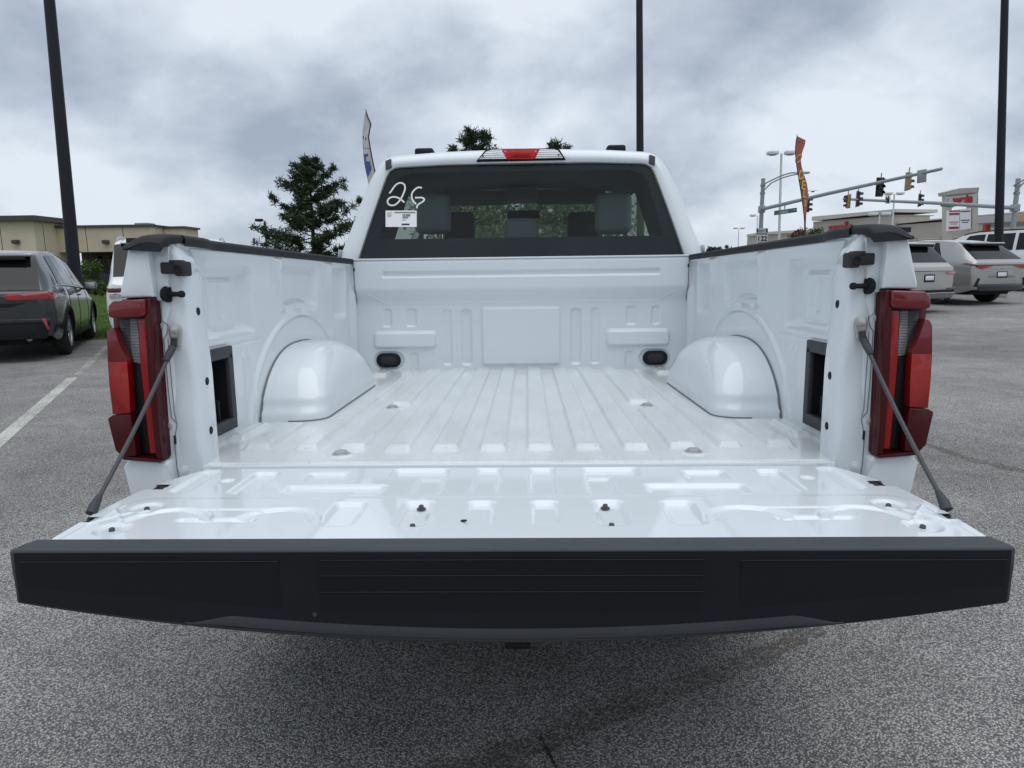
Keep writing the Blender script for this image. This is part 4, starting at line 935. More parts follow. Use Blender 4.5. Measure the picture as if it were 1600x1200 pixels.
    if 'spoiler' in style:
        yy, dz, dp = style['spoiler']; w, wt, zu, zb, zt = sh.curves(np.array(yy)); ww = float(wt)
        prof = [(-dp, -0.055), (-dp-0.005, -0.03), (-dp+0.04, -0.012), (0.14, 0.012), (0.14, -0.03)]
        MB().prism([(-ww*0.90, yy+a, float(zt)+b_+dz) for a, b_ in prof], (ww*1.80, 0, 0), bev=0.010).build('spoiler', style.get('spoilermat', paint), root)
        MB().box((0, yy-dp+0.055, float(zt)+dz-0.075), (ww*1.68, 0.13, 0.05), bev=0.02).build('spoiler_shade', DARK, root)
        if style.get('fin'): MB().prism([(0.012, yy+0.10, float(zt)+dz), (0.012, yy+0.26, float(zt)+dz+0.01), (0.012, yy+0.14, float(zt)+dz+0.085), (0.012, yy+0.10, float(zt)+dz+0.085)], (-0.024, 0, 0), bev=0.004).build('antenna_fin', DARK, root)
    # flat details on the tail: (part, polygon in (x, z), depth, material); mirrored = both sides
    for nm, poly, dp, mm, both in style['tail']:
        for s in ((1, -1) if both else (1,)):
            yb = -0.034+style.get('tailshift', 0.0)
            MB().prism([(s*x*0.945, yb-dp, z) for x, z in poly], (0, 0.14+dp, 0), bev=min(0.008, dp*0.4)).build(nm, mm, root)
    for nm, a in style.get('sidepatch', ()):
        for s in (-1, 1): patch(nm, 0, s, *a[:6], off=a[6], mm=a[7])
    if 'exhaust' in style:
        for s in (-1, 1): MB().lathe((s*style['exhaust'][0], 0.10, style['exhaust'][1]), (0, -1, 0), [(0, 0.035), (0.10, 0.035), (0.10, 0.028), (0.05, 0.028)], 16).build('exhaust', ALLOY, root)
    return root
P_DARK = mat('dark_grey_car_paint', (0.022, 0.025, 0.028), 0.35, metal=0.3, coat=1.0, var=0.03)
P_WHITE = mat('white_car_paint', (0.74, 0.755, 0.77), 0.4, coat=1.0, var=0.01)
P_BEIGE = mat('pale_beige_car_paint', (0.40, 0.39, 0.365), 0.35, metal=0.35, coat=1.0, var=0.02)
P_SILV = mat('warm_silver_car_paint', (0.36, 0.355, 0.345), 0.33, metal=0.5, coat=1.0, var=0.02)
P_GREY = mat('silver_grey_car_paint', (0.42, 0.42, 0.43), 0.33, metal=0.5, coat=1.0, var=0.02)
TAILR = mat('car_tail_red', (0.36, 0.02, 0.025), 0.15, coat=1.0); TAILP = mat('car_tail_pink', (0.50, 0.20, 0.20), 0.15, coat=1.0)
TAILD = mat('car_tail_dark', (0.10, 0.006, 0.008), 0.15, coat=1.0); TAILW = mat('car_tail_white', (0.75, 0.75, 0.76), 0.15, coat=1.0)
CHROME = mat('bright_chrome', (0.75, 0.75, 0.75), 0.12, metal=1.0)
PLATE = mat('white_plate', (0.72, 0.73, 0.76), 0.5)
def st(L, top): return smooth_tab(top)
def place(px, py, y): p = W.at(px, py, y=y); return p
# heading: angle of the car's +y (forward) axis, turned left of world +Y
def car_at(rear_xy): return (rear_xy[0], rear_xy[1], gz(*rear_xy))

# dark crossover, left
shp = CarShape(4.74, 1.93, st(0, [(0, 1.06), (0.05, 1.11), (0.12, 1.17), (0.50, 1.60), (0.62, 1.655), (1.2, 1.715), (1.9, 1.735), (2.5, 1.69), (2.9, 1.58), (3.5, 1.18), (4.1, 1.08), (4.6, 0.92), (4.74, 0.70)]),
               st(0, [(0, 1.05), (0.4, 1.13), (1.2, 1.115), (2.5, 1.06), (3.4, 1.02), (4.74, 0.7)]), [(0, 0.80), (0.5, 0.70), (1.2, 0.70), (2.6, 0.68), (3.5, 0.84), (4.74, 0.8)], zu=0.26)
c = make_car('parked_crossover', (-8.03, 9.78, 0), GRID_A, shp, P_DARK, (1.0, 3.83), 0.365, dict(
    windows=[(0.72, 1.20, 0.98, 1.28), (1.24, 2.08, 1.32, 2.06), (2.13, 3.02, 2.11, 2.52)], sideglass=PRIVGL, trim=[(0.7, 3.05)], mirror=2.92, mirrorlight=True,
    gaps=(1.22, 2.10, 3.12), handles=(1.42, 2.32), rear=(0.03, 0.50), front=(2.55, 3.42), spoiler=(0.60, 0.0, 0.26), spokes=5,
    tail=[('tail_light', [(0.30, 1.005), (0.42, 1.045), (0.93, 1.075), (0.945, 1.00), (0.90, 0.955), (0.42, 0.945)], 0.012, TAILR, True),
          ('tail_light_lens', [(0.52, 1.035), (0.93, 1.070), (0.93, 1.040), (0.60, 1.005)], 0.022, TAILP, True),
          ('tailgate_crease', [(-0.62, 0.905), (0.62, 0.905), (0.40, 0.845), (-0.40, 0.845)], 0.008, DARK, False),
          ('bumper_step', [(-0.93, 0.665), (0.93, 0.665), (0.90, 0.615), (-0.90, 0.615)], 0.05, P_DARK, False),
          ('lower_bumper', [(-0.90, 0.60), (0.90, 0.60), (0.82, 0.36), (-0.82, 0.36)], 0.03, BLACKP, False),
          ('reflector', [(0.80, 0.66), (0.85, 0.67), (0.89, 0.50), (0.86, 0.49)], 0.06, TAILR, True),
          ('licence_plate', [(-0.16, 0.80), (0.16, 0.80), (0.16, 0.64), (-0.16, 0.64)], 0.012, PLATE, False)],
    sidepatch=[('lamp_side', (0.0, 0.33, 0.0, 0.20, 0.84, 0.95, 0.010, TAILR))], exhaust=(0.55, 0.36)))
tag(c, 'dark grey crossover parked nose-in beside the black lamp post on the left', 'car')

# big white SUV, behind the bed side on the left
shp = CarShape(5.35, 2.02, st(0, [(0, 1.14), (0.03, 1.20), (0.08, 1.27), (0.34, 1.80), (0.45, 1.86), (1.2, 1.92), (2.3, 1.93), (3.0, 1.88), (3.2, 1.80), (3.9, 1.30), (4.8, 1.20), (5.25, 1.05), (5.35, 0.80)]),
               st(0, [(0, 1.13), (0.4, 1.24), (2.0, 1.22), (3.8, 1.18), (5.35, 0.8)]), [(0, 0.86), (0.4, 0.80), (3.1, 0.78), (4.0, 0.88), (5.35, 0.82)], zu=0.28)
WX = (-5.60, 10.75)
c = make_car('parked_suv', (WX[0], WX[1], 0), GRID_A, shp, P_WHITE, (1.15, 4.25), 0.40, dict(
    windows=[(0.30, 1.15, 0.42, 1.18), (1.24, 2.15, 1.26, 2.15), (2.22, 3.30, 2.22, 2.85)], mirror=3.22, gaps=(1.20, 2.18, 3.4), handles=(1.4, 2.4), rear=(0.08, 0.36), front=(3.05, 3.85),
    rails=(0.55, 3.0), spoiler=(0.42, 0.0, 0.16), spokes=7, cladding=P_WHITE,
    tail=[('tail_light', [(0.10, 1.10), (0.985, 1.10), (0.985, 1.035), (0.10, 1.045)], 0.014, TAILD, True), ('reverse_light', [(0.72, 1.03), (0.985, 1.03), (0.975, 0.945), (0.76, 0.955)], 0.012, CHROME, True),
          ('bumper', [(-0.97, 0.68), (0.97, 0.68), (0.93, 0.40), (-0.93, 0.40)], 0.05, P_WHITE, False), ('bumper_strip', [(-0.97, 0.70), (0.97, 0.70), (0.97, 0.685), (-0.97, 0.685)], 0.06, DARK, False),
          ('licence_plate', [(-0.16, 0.92), (0.16, 0.92), (0.16, 0.76), (-0.16, 0.76)], 0.012, PLATE, False)],
    sidepatch=[('lamp_side', (0.0, 0.30, 0.0, 0.30, 0.88, 0.945, 0.008, TAILD))]))
tag(c, 'white SUV with silver roof rails half hidden behind the left bed side', 'car')

def rightcars():
    # pale beige mid-size SUV
    s1 = CarShape(4.82, 1.95, st(0, [(0, 1.05), (0.04, 1.10), (0.10, 1.16), (0.48, 1.56), (0.60, 1.62), (1.2, 1.68), (2.0, 1.69), (2.6, 1.64), (3.0, 1.52), (3.6, 1.17), (4.4, 1.03), (4.75, 0.9), (4.82, 0.7)]),
                  st(0, [(0, 1.04), (0.4, 1.12), (1.2, 1.10), (3.4, 1.03), (4.82, 0.7)]), [(0, 0.82), (0.5, 0.70), (2.6, 0.68), (3.5, 0.84), (4.82, 0.8)], zu=0.25)
    xy = (9.05, 15.5)
    c = make_car('parked_crossover', car_at(xy), GRID_A, s1, P_BEIGE, (1.0, 3.88), 0.37, dict(
        windows=[(0.74, 1.22, 1.0, 1.3), (1.26, 2.10, 1.34, 2.08), (2.15, 3.05, 2.13, 2.55)], trim=[(0.7, 3.05)], mirror=2.95, gaps=(1.24, 2.12), handles=(1.42, 2.3), rear=(0.09, 0.46), front=(2.6, 3.5), spoiler=(0.58, 0.0, 0.28), fin=True, spokes=8,
        tail=[('light_bar', [(-0.93, 0.965), (0.93, 0.965), (0.93, 0.945), (-0.93, 0.945)], 0.014, TAILD, False), ('chrome_bar', [(-0.60, 0.942), (0.60, 0.942), (0.60, 0.925), (-0.60, 0.925)], 0.016, CHROME, False),
              ('tail_light', [(0.60, 0.942), (0.94, 0.942), (0.93, 0.880), (0.64, 0.885)], 0.014, TAILP, True),
              ('plate_frame', [(-0.19, 0.885), (0.19, 0.885), (0.19, 0.715), (-0.19, 0.715)], 0.010, DARK, False), ('licence_plate', [(-0.15, 0.855), (0.15, 0.855), (0.15, 0.755), (-0.15, 0.755)], 0.016, PLATE, False),
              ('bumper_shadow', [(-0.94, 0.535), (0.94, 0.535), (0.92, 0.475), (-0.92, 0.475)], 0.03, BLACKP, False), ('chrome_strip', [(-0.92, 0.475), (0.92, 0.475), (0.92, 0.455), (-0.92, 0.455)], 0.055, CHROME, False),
              ('lower_bumper', [(-0.92, 0.45), (0.92, 0.45), (0.84, 0.34), (-0.84, 0.34)], 0.04, mat('grey_lower', (0.12, 0.125, 0.125), 0.5), False), ('reflector', [(0.66, 0.575), (0.92, 0.590), (0.92, 0.560), (0.70, 0.555)], 0.05, TAILD, True)],
        exhaust=(0.6, 0.34)))
    tag(c, 'pale beige crossover with a thin full-width tail light bar, nearest behind the right bed corner', 'car', None)
    # silver compact luxury SUV
    s2 = CarShape(4.66, 1.87, st(0, [(0, 1.04), (0.04, 1.09), (0.10, 1.13), (0.60, 1.50), (0.75, 1.575), (1.2, 1.63), (1.9, 1.66), (2.5, 1.61), (2.9, 1.48), (3.4, 1.17), (4.1, 1.05), (4.58, 0.9), (4.66, 0.7)]),
                  st(0, [(0, 1.03), (0.4, 1.12), (1.2, 1.11), (3.3, 1.03), (4.66, 0.7)]), [(0, 0.82), (0.6, 0.68), (2.5, 0.67), (3.4, 0.84), (4.66, 0.8)], zu=0.25)
    c = make_car('parked_crossover', car_at((11.75, 17.1)), R(17), s2, P_SILV, (0.98, 3.67), 0.37, dict(
        windows=[(0.92, 1.25, 1.22, 1.34), (1.29, 2.05, 1.37, 2.02), (2.10, 2.95, 2.07, 2.48)], trim=[(0.85, 2.95)], mirror=2.85, gaps=(1.27, 2.07), handles=(1.42, 2.25), rear=(0.09, 0.58), front=(2.52, 3.35), spoiler=(0.72, 0.0, 0.30), spoilermat=P_SILV, spokes=10,
        tail=[('light_bar', [(-0.90, 0.995), (0.90, 0.995), (0.90, 0.965), (-0.90, 0.965)], 0.014, TAILD, False), ('tail_light', [(0.34, 0.965), (0.62, 0.965), (0.90, 0.985), (0.86, 0.93), (0.70, 0.885), (0.45, 0.93)], 0.016, TAILR, True),
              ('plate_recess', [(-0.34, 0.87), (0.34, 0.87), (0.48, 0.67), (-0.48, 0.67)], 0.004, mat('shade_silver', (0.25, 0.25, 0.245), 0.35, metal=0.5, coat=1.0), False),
              ('plate_frame', [(-0.18, 0.82), (0.18, 0.82), (0.18, 0.665), (-0.18, 0.665)], 0.010, DARK, False), ('licence_plate', [(-0.15, 0.80), (0.15, 0.80), (0.15, 0.70), (-0.15, 0.70)], 0.014, PLATE, False),
              ('lower_bumper', [(-0.80, 0.52), (0.80, 0.52), (0.72, 0.35), (-0.72, 0.35)], 0.004, mat('navy_black', (0.012, 0.014, 0.022), 0.3, coat=0.6), False), ('vent_slash', [(0.74, 0.66), (0.78, 0.67), (0.89, 0.46), (0.83, 0.46)], 0.03, DARK, True)],
        sidepatch=[('lamp_side', (0.0, 0.34, 0.0, 0.18, 0.885, 0.945, 0.008, TAILD))]))
    tag(c, 'silver crossover with arrow-shaped red tail lights on the right', 'car')
    # white full-size SUV cut by the right edge
    s3 = CarShape(5.0, 1.98, st(0, [(0, 1.16), (0.03, 1.22), (0.08, 1.28), (0.30, 1.80), (0.42, 1.85), (1.2, 1.90), (2.4, 1.90), (2.9, 1.85), (3.2, 1.70), (3.75, 1.28), (4.5, 1.18), (4.9, 1.05), (5.0, 0.8)]),
                  st(0, [(0, 1.15), (0.4, 1.24), (2.0, 1.21), (3.7, 1.16), (5.0, 0.8)]), [(0, 0.86), (0.4, 0.80), (2.9, 0.78), (3.8, 0.88), (5.0, 0.82)], zu=0.30)
    c = make_car('parked_suv', car_at((16.5, 20.9)), R(24), s3, P_WHITE, (1.1, 3.95), 0.40, dict(
        windows=[(0.28, 1.14, 0.40, 1.16), (1.24, 2.10, 1.26, 2.10), (2.17, 3.10, 2.17, 2.70)], mirror=3.05, gaps=(1.20, 2.14, 3.2), handles=(1.4, 2.3), rear=(0.08, 0.32), front=(2.95, 3.7), rails=(0.5, 2.9), railmat=BLACKP, spoiler=(0.40, 0.0, 0.14), spokes=6, cladding=BLACKP,
        tail=[('tail_light', [(0.76, 1.20), (0.955, 1.20), (0.965, 0.86), (0.80, 0.86)], 0.014, TAILR, True), ('bumper', [(-0.95, 0.66), (0.95, 0.66), (0.9, 0.42), (-0.9, 0.42)], 0.05, BLACKP, False), ('licence_plate', [(-0.16, 0.95), (0.16, 0.95), (0.16, 0.8), (-0.16, 0.8)], 0.012, PLATE, False)]))
    tag(c, 'white SUV with black wheel arches cut by the right edge of the photo', 'car')
    # two more cars whose roofs peep over the bed rails
    s4 = CarShape(4.7, 1.88, st(0, [(0, 1.02), (0.04, 1.08), (0.10, 1.14), (0.5, 1.58), (0.6, 1.63), (1.2, 1.68), (2.0, 1.69), (2.6, 1.63), (3.4, 1.15), (4.2, 1.04), (4.62, 0.9), (4.7, 0.7)]),
                  st(0, [(0, 1.01), (0.4, 1.1), (3.3, 1.03), (4.7, 0.7)]), [(0, 0.82), (0.5, 0.72), (2.6, 0.69), (3.4, 0.84), (4.7, 0.8)], zu=0.25)
    sty = dict(windows=[(0.7, 1.18, 0.9, 1.26), (1.24, 2.05, 1.3, 2.03), (2.1, 2.95, 2.08, 2.5)], mirror=2.9, rear=(0.09, 0.48), front=(2.6, 3.35), rails=(0.7, 2.6), railmat=BLACKP, spoiler=(0.6, 0.0, 0.2), spokes=5,
               tail=[('tail_light', [(0.62, 1.0), (0.92, 1.02), (0.92, 0.90), (0.66, 0.92)], 0.014, TAILR, True), ('lower_bumper', [(-0.88, 0.55), (0.88, 0.55), (0.8, 0.34), (-0.8, 0.34)], 0.03, BLACKP, False)])
    c = make_car('parked_crossover', car_at((5.1, 21.0)), GRID_A-R(90)+R(5), s4, P_GREY, (1.0, 3.75), 0.36, sty)
    tag(c, 'silver car with black roof rails glimpsed over the right bed rail beside the cab', 'car')
    c = make_car('parked_crossover', (-4.6, 15.6, 0), GRID_A, s4, P_GREY, (1.0, 3.75), 0.36, dict(sty, rails=(0.8, 2.5)))
    tag(c, 'grey car roof glimpsed under the pine over the left bed rail', 'car')
rightcars()

# ------------------------------------------------------------------ posts, signals, signs
POLE = mat('black_pole_paint', (0.010, 0.012, 0.017), 0.55, var=0.1, spec=0.3); GALV = mat('galvanised_steel', (0.30, 0.32, 0.34), 0.45, metal=0.4, var=0.12); WPOLE = mat('white_pole_paint', (0.62, 0.63, 0.64), 0.5)
def lot_pole(label, top_px, bot_px, y, wtop, wbot, heads=True):
    a, b = W.at(*top_px, y=y), W.at(*bot_px, y=y); d = (a-b)/(a-b)[2]; g = gz(b[0], y); base = b+d*(g-b[2]); tip = b+d*(9.6-b[2])
    r = empty('light_pole', tuple(base)); q = tip-base
    MB().tube([(0, 0, 0.05), tuple(q)], [wbot, wtop*0.85], 12).build('pole', POLE, r)
    MB().box((0, 0, 0.10), (wbot*3, wbot*3, 0.2), bev=0.02).build('pole_base', mat('concrete', (0.35, 0.34, 0.32), 0.9), r)
    for s in (-1, 1):
        MB().tube([tuple(q), (q[0]+s*0.5, q[1], q[2]+0.05)], 0.03, 8).build('lamp_arm', POLE, r)
        MB().box((q[0]+s*0.85, q[1], q[2]+0.05), (0.7, 0.35, 0.12), bev=0.03).build('lamp_head', POLE, r)
    tag(r, label, 'light pole'); return r
lot_pole('tall black lamp post behind the dark grey crossover on the left', (77, 0), (116, 420), 14.6, 0.105, 0.135)
lot_pole('tall black lamp post rising behind the cab roof', (999, 0), (1000, 235), 19.0, 0.095, 0.115)
lot_pole('tall black lamp post behind the white SUV at the right edge', (1570, 0), (1561, 350), 19.6, 0.10, 0.115)
def shoebox(label, px_top, px_bot, y, rad, head_px, m, two=True, hw=0.55, kind='parking_lamp'):
    a, b = W.at(*px_top, y=y), W.at(*px_bot, y=y); g = gz(b[0], y); r = empty(kind, (b[0], y, g)); h = a[2]-g; dx = a[0]-b[0]
    MB().tube([(0, 0, 0), (dx, 0, h)], [rad*0.75, rad*0.55], 10).build('pole', m, r)
    for s in ((-1, 1) if two else (-1,)):
        MB().box((dx+s*(hw*0.62+rad), 0, h+0.05), (hw, hw*0.7, hw*0.34), bev=hw*0.10).build('lamp_head', m, r)
        MB().lathe((dx+s*(hw*0.62+rad), 0, h+0.05-hw*0.16), (0, 0, -1), [(0, hw*0.36), (hw*0.05, hw*0.33), (hw*0.07, hw*0.1)], 16).build('lamp_lens', mat('lamp_lens', (0.25, 0.25, 0.25), 0.3), r)
    tag(r, label, 'lamp post'); return r
shoebox('tall white twin-head lamp post beside the green street name sign', (1221, 240), (1219, 370), 51, 0.14, None, WPOLE, True, 0.78)
shoebox('small distant twin-head lamp post left of the route sign', (1154.5, 357), (1154.5, 372), 120, 0.12, None, WPOLE, True, 0.75)
shoebox('white twin-head lamp post in front of the supermarket corner', (1397.5, 303), (1396, 352), 75, 0.14, None, WPOLE, True, 0.75)
shoebox('white T-shaped lamp in front of the red supermarket lettering', (1374.5, 335), (1374.5, 352), 85, 0.16, None, WPOLE, True, 1.0)
shoebox('white lamp half hidden behind the grey signal pole', (1183.5, 337), (1183.5, 372), 95, 0.12, None, WPOLE, False, 0.8)
shoebox('small dark single-head street lamp left of the pine tree', (414, 345), (415, 390), 47, 0.09, None, POLE, False, 0.5)

SIGY = mat('signal_yellow', (0.30, 0.23, 0.10), 0.5); SIGB = mat('signal_black', (0.012, 0.012, 0.012), 0.5)
def signal(label, px, y, face, hpx, body=SIGB, plate=True):
    """three-section head hanging at a pixel; face = heading of the lenses (angle from +X)"""
    p = W.at(*px, y=y); h = hpx*y/F; r = empty('traffic_signal', (p[0], p[1], p[2]-h/2), face); d = h/3
    for k in range(3):
        MB().box((0, 0, h/2+(k-1)*d), (d*0.55, d*0.92, d*0.94), bev=d*0.06).build('section', body, r)
        b = MB(); n = 14; pts0 = []; pts1 = []
        for i in range(n+1):
            a = math.pi*(-0.12+1.24*i/n); pts0.append((d*0.27, d*0.38*math.cos(a), h/2+(k-1)*d+d*0.38*math.sin(a))); pts1.append((d*0.85, d*0.38*math.cos(a), h/2+(k-1)*d+d*0.38*math.sin(a)-d*0.06))
        for i in range(n): b.poly((pts0[i], pts0[i+1], pts1[i+1], pts1[i]))
        b.build('visor', SIGB, r)
        MB().lathe((d*0.27, 0, h/2+(k-1)*d), (1, 0, 0), [(0, d*0.33), (d*0.06, d*0.25), (d*0.09, d*0.05)], 16).build('lens', mat('unlit_lens', (0.03, 0.03, 0.032), 0.2, coat=1), r)
    if plate:
        MB().box((-d*0.30, 0, h/2), (0.02, d*1.35, h*1.08), bev=0.008).build('backplate', body, r)
    MB().tube([(-d*0.05, 0, h), (-d*0.05, 0, h+0.25)], 0.03, 8).build('hanger', GALV, r)
    tag(r, label, 'traffic light'); return r
def mast(label, base_px, top_py, join_py, y, tip_px, tip_y, rad, lum=None):
    b = W.at(*base_px, y=y); t = W.at(base_px[0], top_py, y=y); j = W.at(base_px[0], join_py, y=y); e = W.at(*tip_px, y=tip_y); g = gz(b[0], y)
    r = empty('signal_pole', (b[0], y, g)); O = np.array([b[0], y, g])
    MB().tube([(0, 0, 0), tuple((t-O)*[0.0, 0, 1])], [rad*1.25, rad], 14).build('pole', GALV, r)
    MB().lathe((0, 0, t[2]-g), (0, 0, 1), [(0, rad*1.08), (0.08, rad*1.08), (0.12, rad*0.3)], 14).build('pole_cap', GALV, r)
    J = np.array([0, 0, j[2]-g]); Ev = e-O
    MB().tube([tuple(J), tuple(J+(Ev-J)*0.5+np.array([0, 0, 0.05])), tuple(Ev)], [rad*0.95, rad*0.75, rad*0.5], 14).build('mast_arm', GALV, r)
    MB().box(tuple(J), (rad*3.0, rad*3.0, 0.5), bev=0.03).build('arm_bracket', GALV, r)
    if lum:
        pts = [W.at(*q, y=y-k) for q, k in lum]; MB().tube([tuple(q-O) for q in pts], 0.05, 8).build('lamp_arm', GALV, r)
        p2 = [W.at(q[0], q[1]+(12 if i == 0 else (4 if i < len(lum)-1 else 0)), y=y-k) for i, (q, k) in enumerate(lum)]; MB().tube([tuple(q-O) for q in p2], 0.045, 8).build('lamp_arm', GALV, r)
        MB().box(tuple(pts[-1]-O), (0.55, 0.35, 0.12), bev=0.04).build('lamp_head', GALV, r)
        for k, pyy in ((0, lum[0][0][1]), (0, lum[0][0][1]+12)):
            z_ = W.at(base_px[0], pyy, y=y)[2]-g; MB().lathe((0, 0, z_-0.08), (0, 0, 1), [(0, rad*1.35), (0.16, rad*1.35)], 14).build('collar', GALV, r)
    tag(r, label, 'signal pole'); return r
Y1, Y2 = 52.0, 52.0
mast('grey steel signal pole with a long mast arm beside the route sign', (1188, 372), 281, 327, Y1, (1471, 264), 31.5, 0.14, lum=[((1189, 290), 0), ((1205, 282), 1.0), ((1222, 274), 2.2), ((1236, 270), 3.2), ((1258, 270), 4.5)])
mast('grey steel signal pole at the right edge with an arm crossing the tall store sign', (1583, 352), 281, 325, 50.0, (1318, 311), 44.0, 0.15, lum=[((1584, 290), 0), ((1600, 281), 1.0), ((1622, 272), 2.2), ((1645, 269), 3.6)])
FA = R(-70)
signal('traffic light half hidden behind the red and yellow feather flag', (1262.5, 320), 47.5, R(-15), 22, SIGB, False)
signal('yellow-backed traffic light at the left end of the far mast arm', (1324.5, 314.5), 44, R(190), 19, SIGY)
signal('black traffic light second from the left end of the far mast arm', (1341, 311), 44.5, R(-15), 22)
signal('large black traffic light hanging on the near mast arm', (1376, 292), 37, R(-85), 26)
signal('yellow-backed traffic light near the tip of the near mast arm', (1420, 283.5), 34, R(0), 25, SIGY)
signal('black traffic light on the far mast arm right of the arrow sign', (1437.5, 313), 47, R(-20), 18)
SGN = mat('green_sign', (0.012, 0.16, 0.085), 0.5); SGW = mat('white_sign', (0.66, 0.68, 0.70), 0.5); SGA = mat('bare_aluminium', (0.34, 0.35, 0.35), 0.5, metal=0.3)
def sign_quad(name, label, pxs, y0, y1, m, cat='sign', thick=0.05):
    """flat sign with left edge at depth y0 and right edge at depth y1; pxs = top-left, top-right, bottom-right, bottom-left"""
    q = [W.at(*pxs[0], y=y0), W.at(*pxs[1], y=y1), W.at(*pxs[2], y=y1), W.at(*pxs[3], y=y0)]
    o = np.mean(q, 0); o[2] = min(v[2] for v in q); r = empty(name, tuple(o)); q = [v-o for v in q]
    n = Vector(q[1]-q[0]).cross(Vector(q[2]-q[0])).normalized()
    if n.y > 0: n = -n
    MB().prism([tuple(v) for v in q], tuple(-n*thick), bev=0.004).build('panel', m, r)
    tag(r, label, cat); return r, q, n
def sign_text(r, q, n, s, size, u, v, m, bold=0.0, space=1.0):
    X = Vector(q[1]-q[0]); Z = Vector(q[0]-q[3]); o = Vector(q[3])+X*u+Z*v+n*0.006
    return text('lettering', s, size, m, r, frame(o, X, Z), bold, 0.004, space=space)
r, q, n = sign_quad('street_name_sign', 'green street name sign hanging under the near mast arm', [(1209.5, 329.5), (1244, 324.5), (1244, 331.5), (1209.5, 336.5)], 50.5, 46.5, SGN)
sign_text(r, q, n, 'Lord Baltimore', 0.26, 0.46, 0.5, SGW, 0.004); sign_text(r, q, n, 'Dr', 0.17, 0.93, 0.55, SGW, 0.004)
MB().tube([tuple((q[0]+q[1])/2+np.array([0, 0, 0.02])), tuple((q[0]+q[1])/2+np.array([0, 0, 0.42]))], 0.04, 8).build('hanger', GALV, r)
r, q, n = sign_quad('street_name_sign', 'small green street name sign on the far arm before the store pylon', [(1470.5, 316.5), (1490, 318), (1490, 324), (1470.5, 322.5)], 48.5, 49, SGN)
MB().tube([tuple((q[0]+q[1])/2), tuple((q[0]+q[1])/2+np.array([0, 0, 0.35]))], 0.04, 8).build('hanger', GALV, r)
r, q, n = sign_quad('route_sign', 'white route 122 sign with a small banner on the signal pole', [(1182, 356.5), (1200, 356.5), (1200, 379), (1182, 379)], 51.6, 51.6, SGA)
for (x0, x1, y0, y1, m_) in ((1182.6, 1199.6, 357.2, 363.6, SGW), (1182.6, 1199.6, 367.6, 378.5, SGW), (1182.4, 1184.8, 357.5, 363, INK), (1197.0, 1199.6, 357.5, 363, INK)):
    o_ = np.array(r.location); b = MB(); yy = 51.55 if m_ is SGW else 51.53; b.poly([tuple(W.at(a, b_, y=yy)-o_) for a, b_ in ((x0, y0), (x1, y0), (x1, y1), (x0, y1))]); b.build('sign_face', m_, r, smooth=False)
def ptext(r, s, px, y, size, m, bold=0.0): return text('lettering', s, size, m, r, frame(tuple(W.at(*px, y=y)-np.array(r.location)), (1, 0, 0), (0, 0, 1)), bold, 0.004)
ptext(r, '122', (1191, 373.2), 51.5, 0.50, INK, 0.012); ptext(r, 'EAST', (1191, 360.5), 51.5, 0.22, INK, 0.004)
r, q, n = sign_quad('lane_sign', 'white lane-use sign with black arrows on the far mast arm', [(1383.5, 305), (1391.5, 305), (1391.5, 318), (1383.5, 318)], 45.3, 45.3, SGW)
oo = np.array(r.location)
for pts in ([(1387, 317), (1387, 312), (1385, 309.5)], [(1388.6, 317), (1388.6, 306.8)]): MB().tube([tuple(W.at(*p, y=45.26)-oo) for p in pts], 0.035, 6).build('arrow', INK, r)
for pts in ([(1384.2, 310.6), (1384.6, 307.6), (1386.6, 309)], [(1387.6, 308.2), (1388.6, 305.6), (1389.8, 308.2)]):
    b = MB(); b.poly([tuple(W.at(*p, y=45.22)-oo) for p in pts]); b.build('arrow', INK, r, smooth=False)
r, q, n = sign_quad('sign_back', 'bare grey back of a sign at the tip of the near mast arm', [(1433, 266.5), (1447, 264), (1446.5, 284.5), (1432.5, 286.5)], 33.0, 32.6, SGA)
MB().box((0, 0.08, 0.3), (0.05, 0.05, 0.5)).build('bracket', GALV, r)

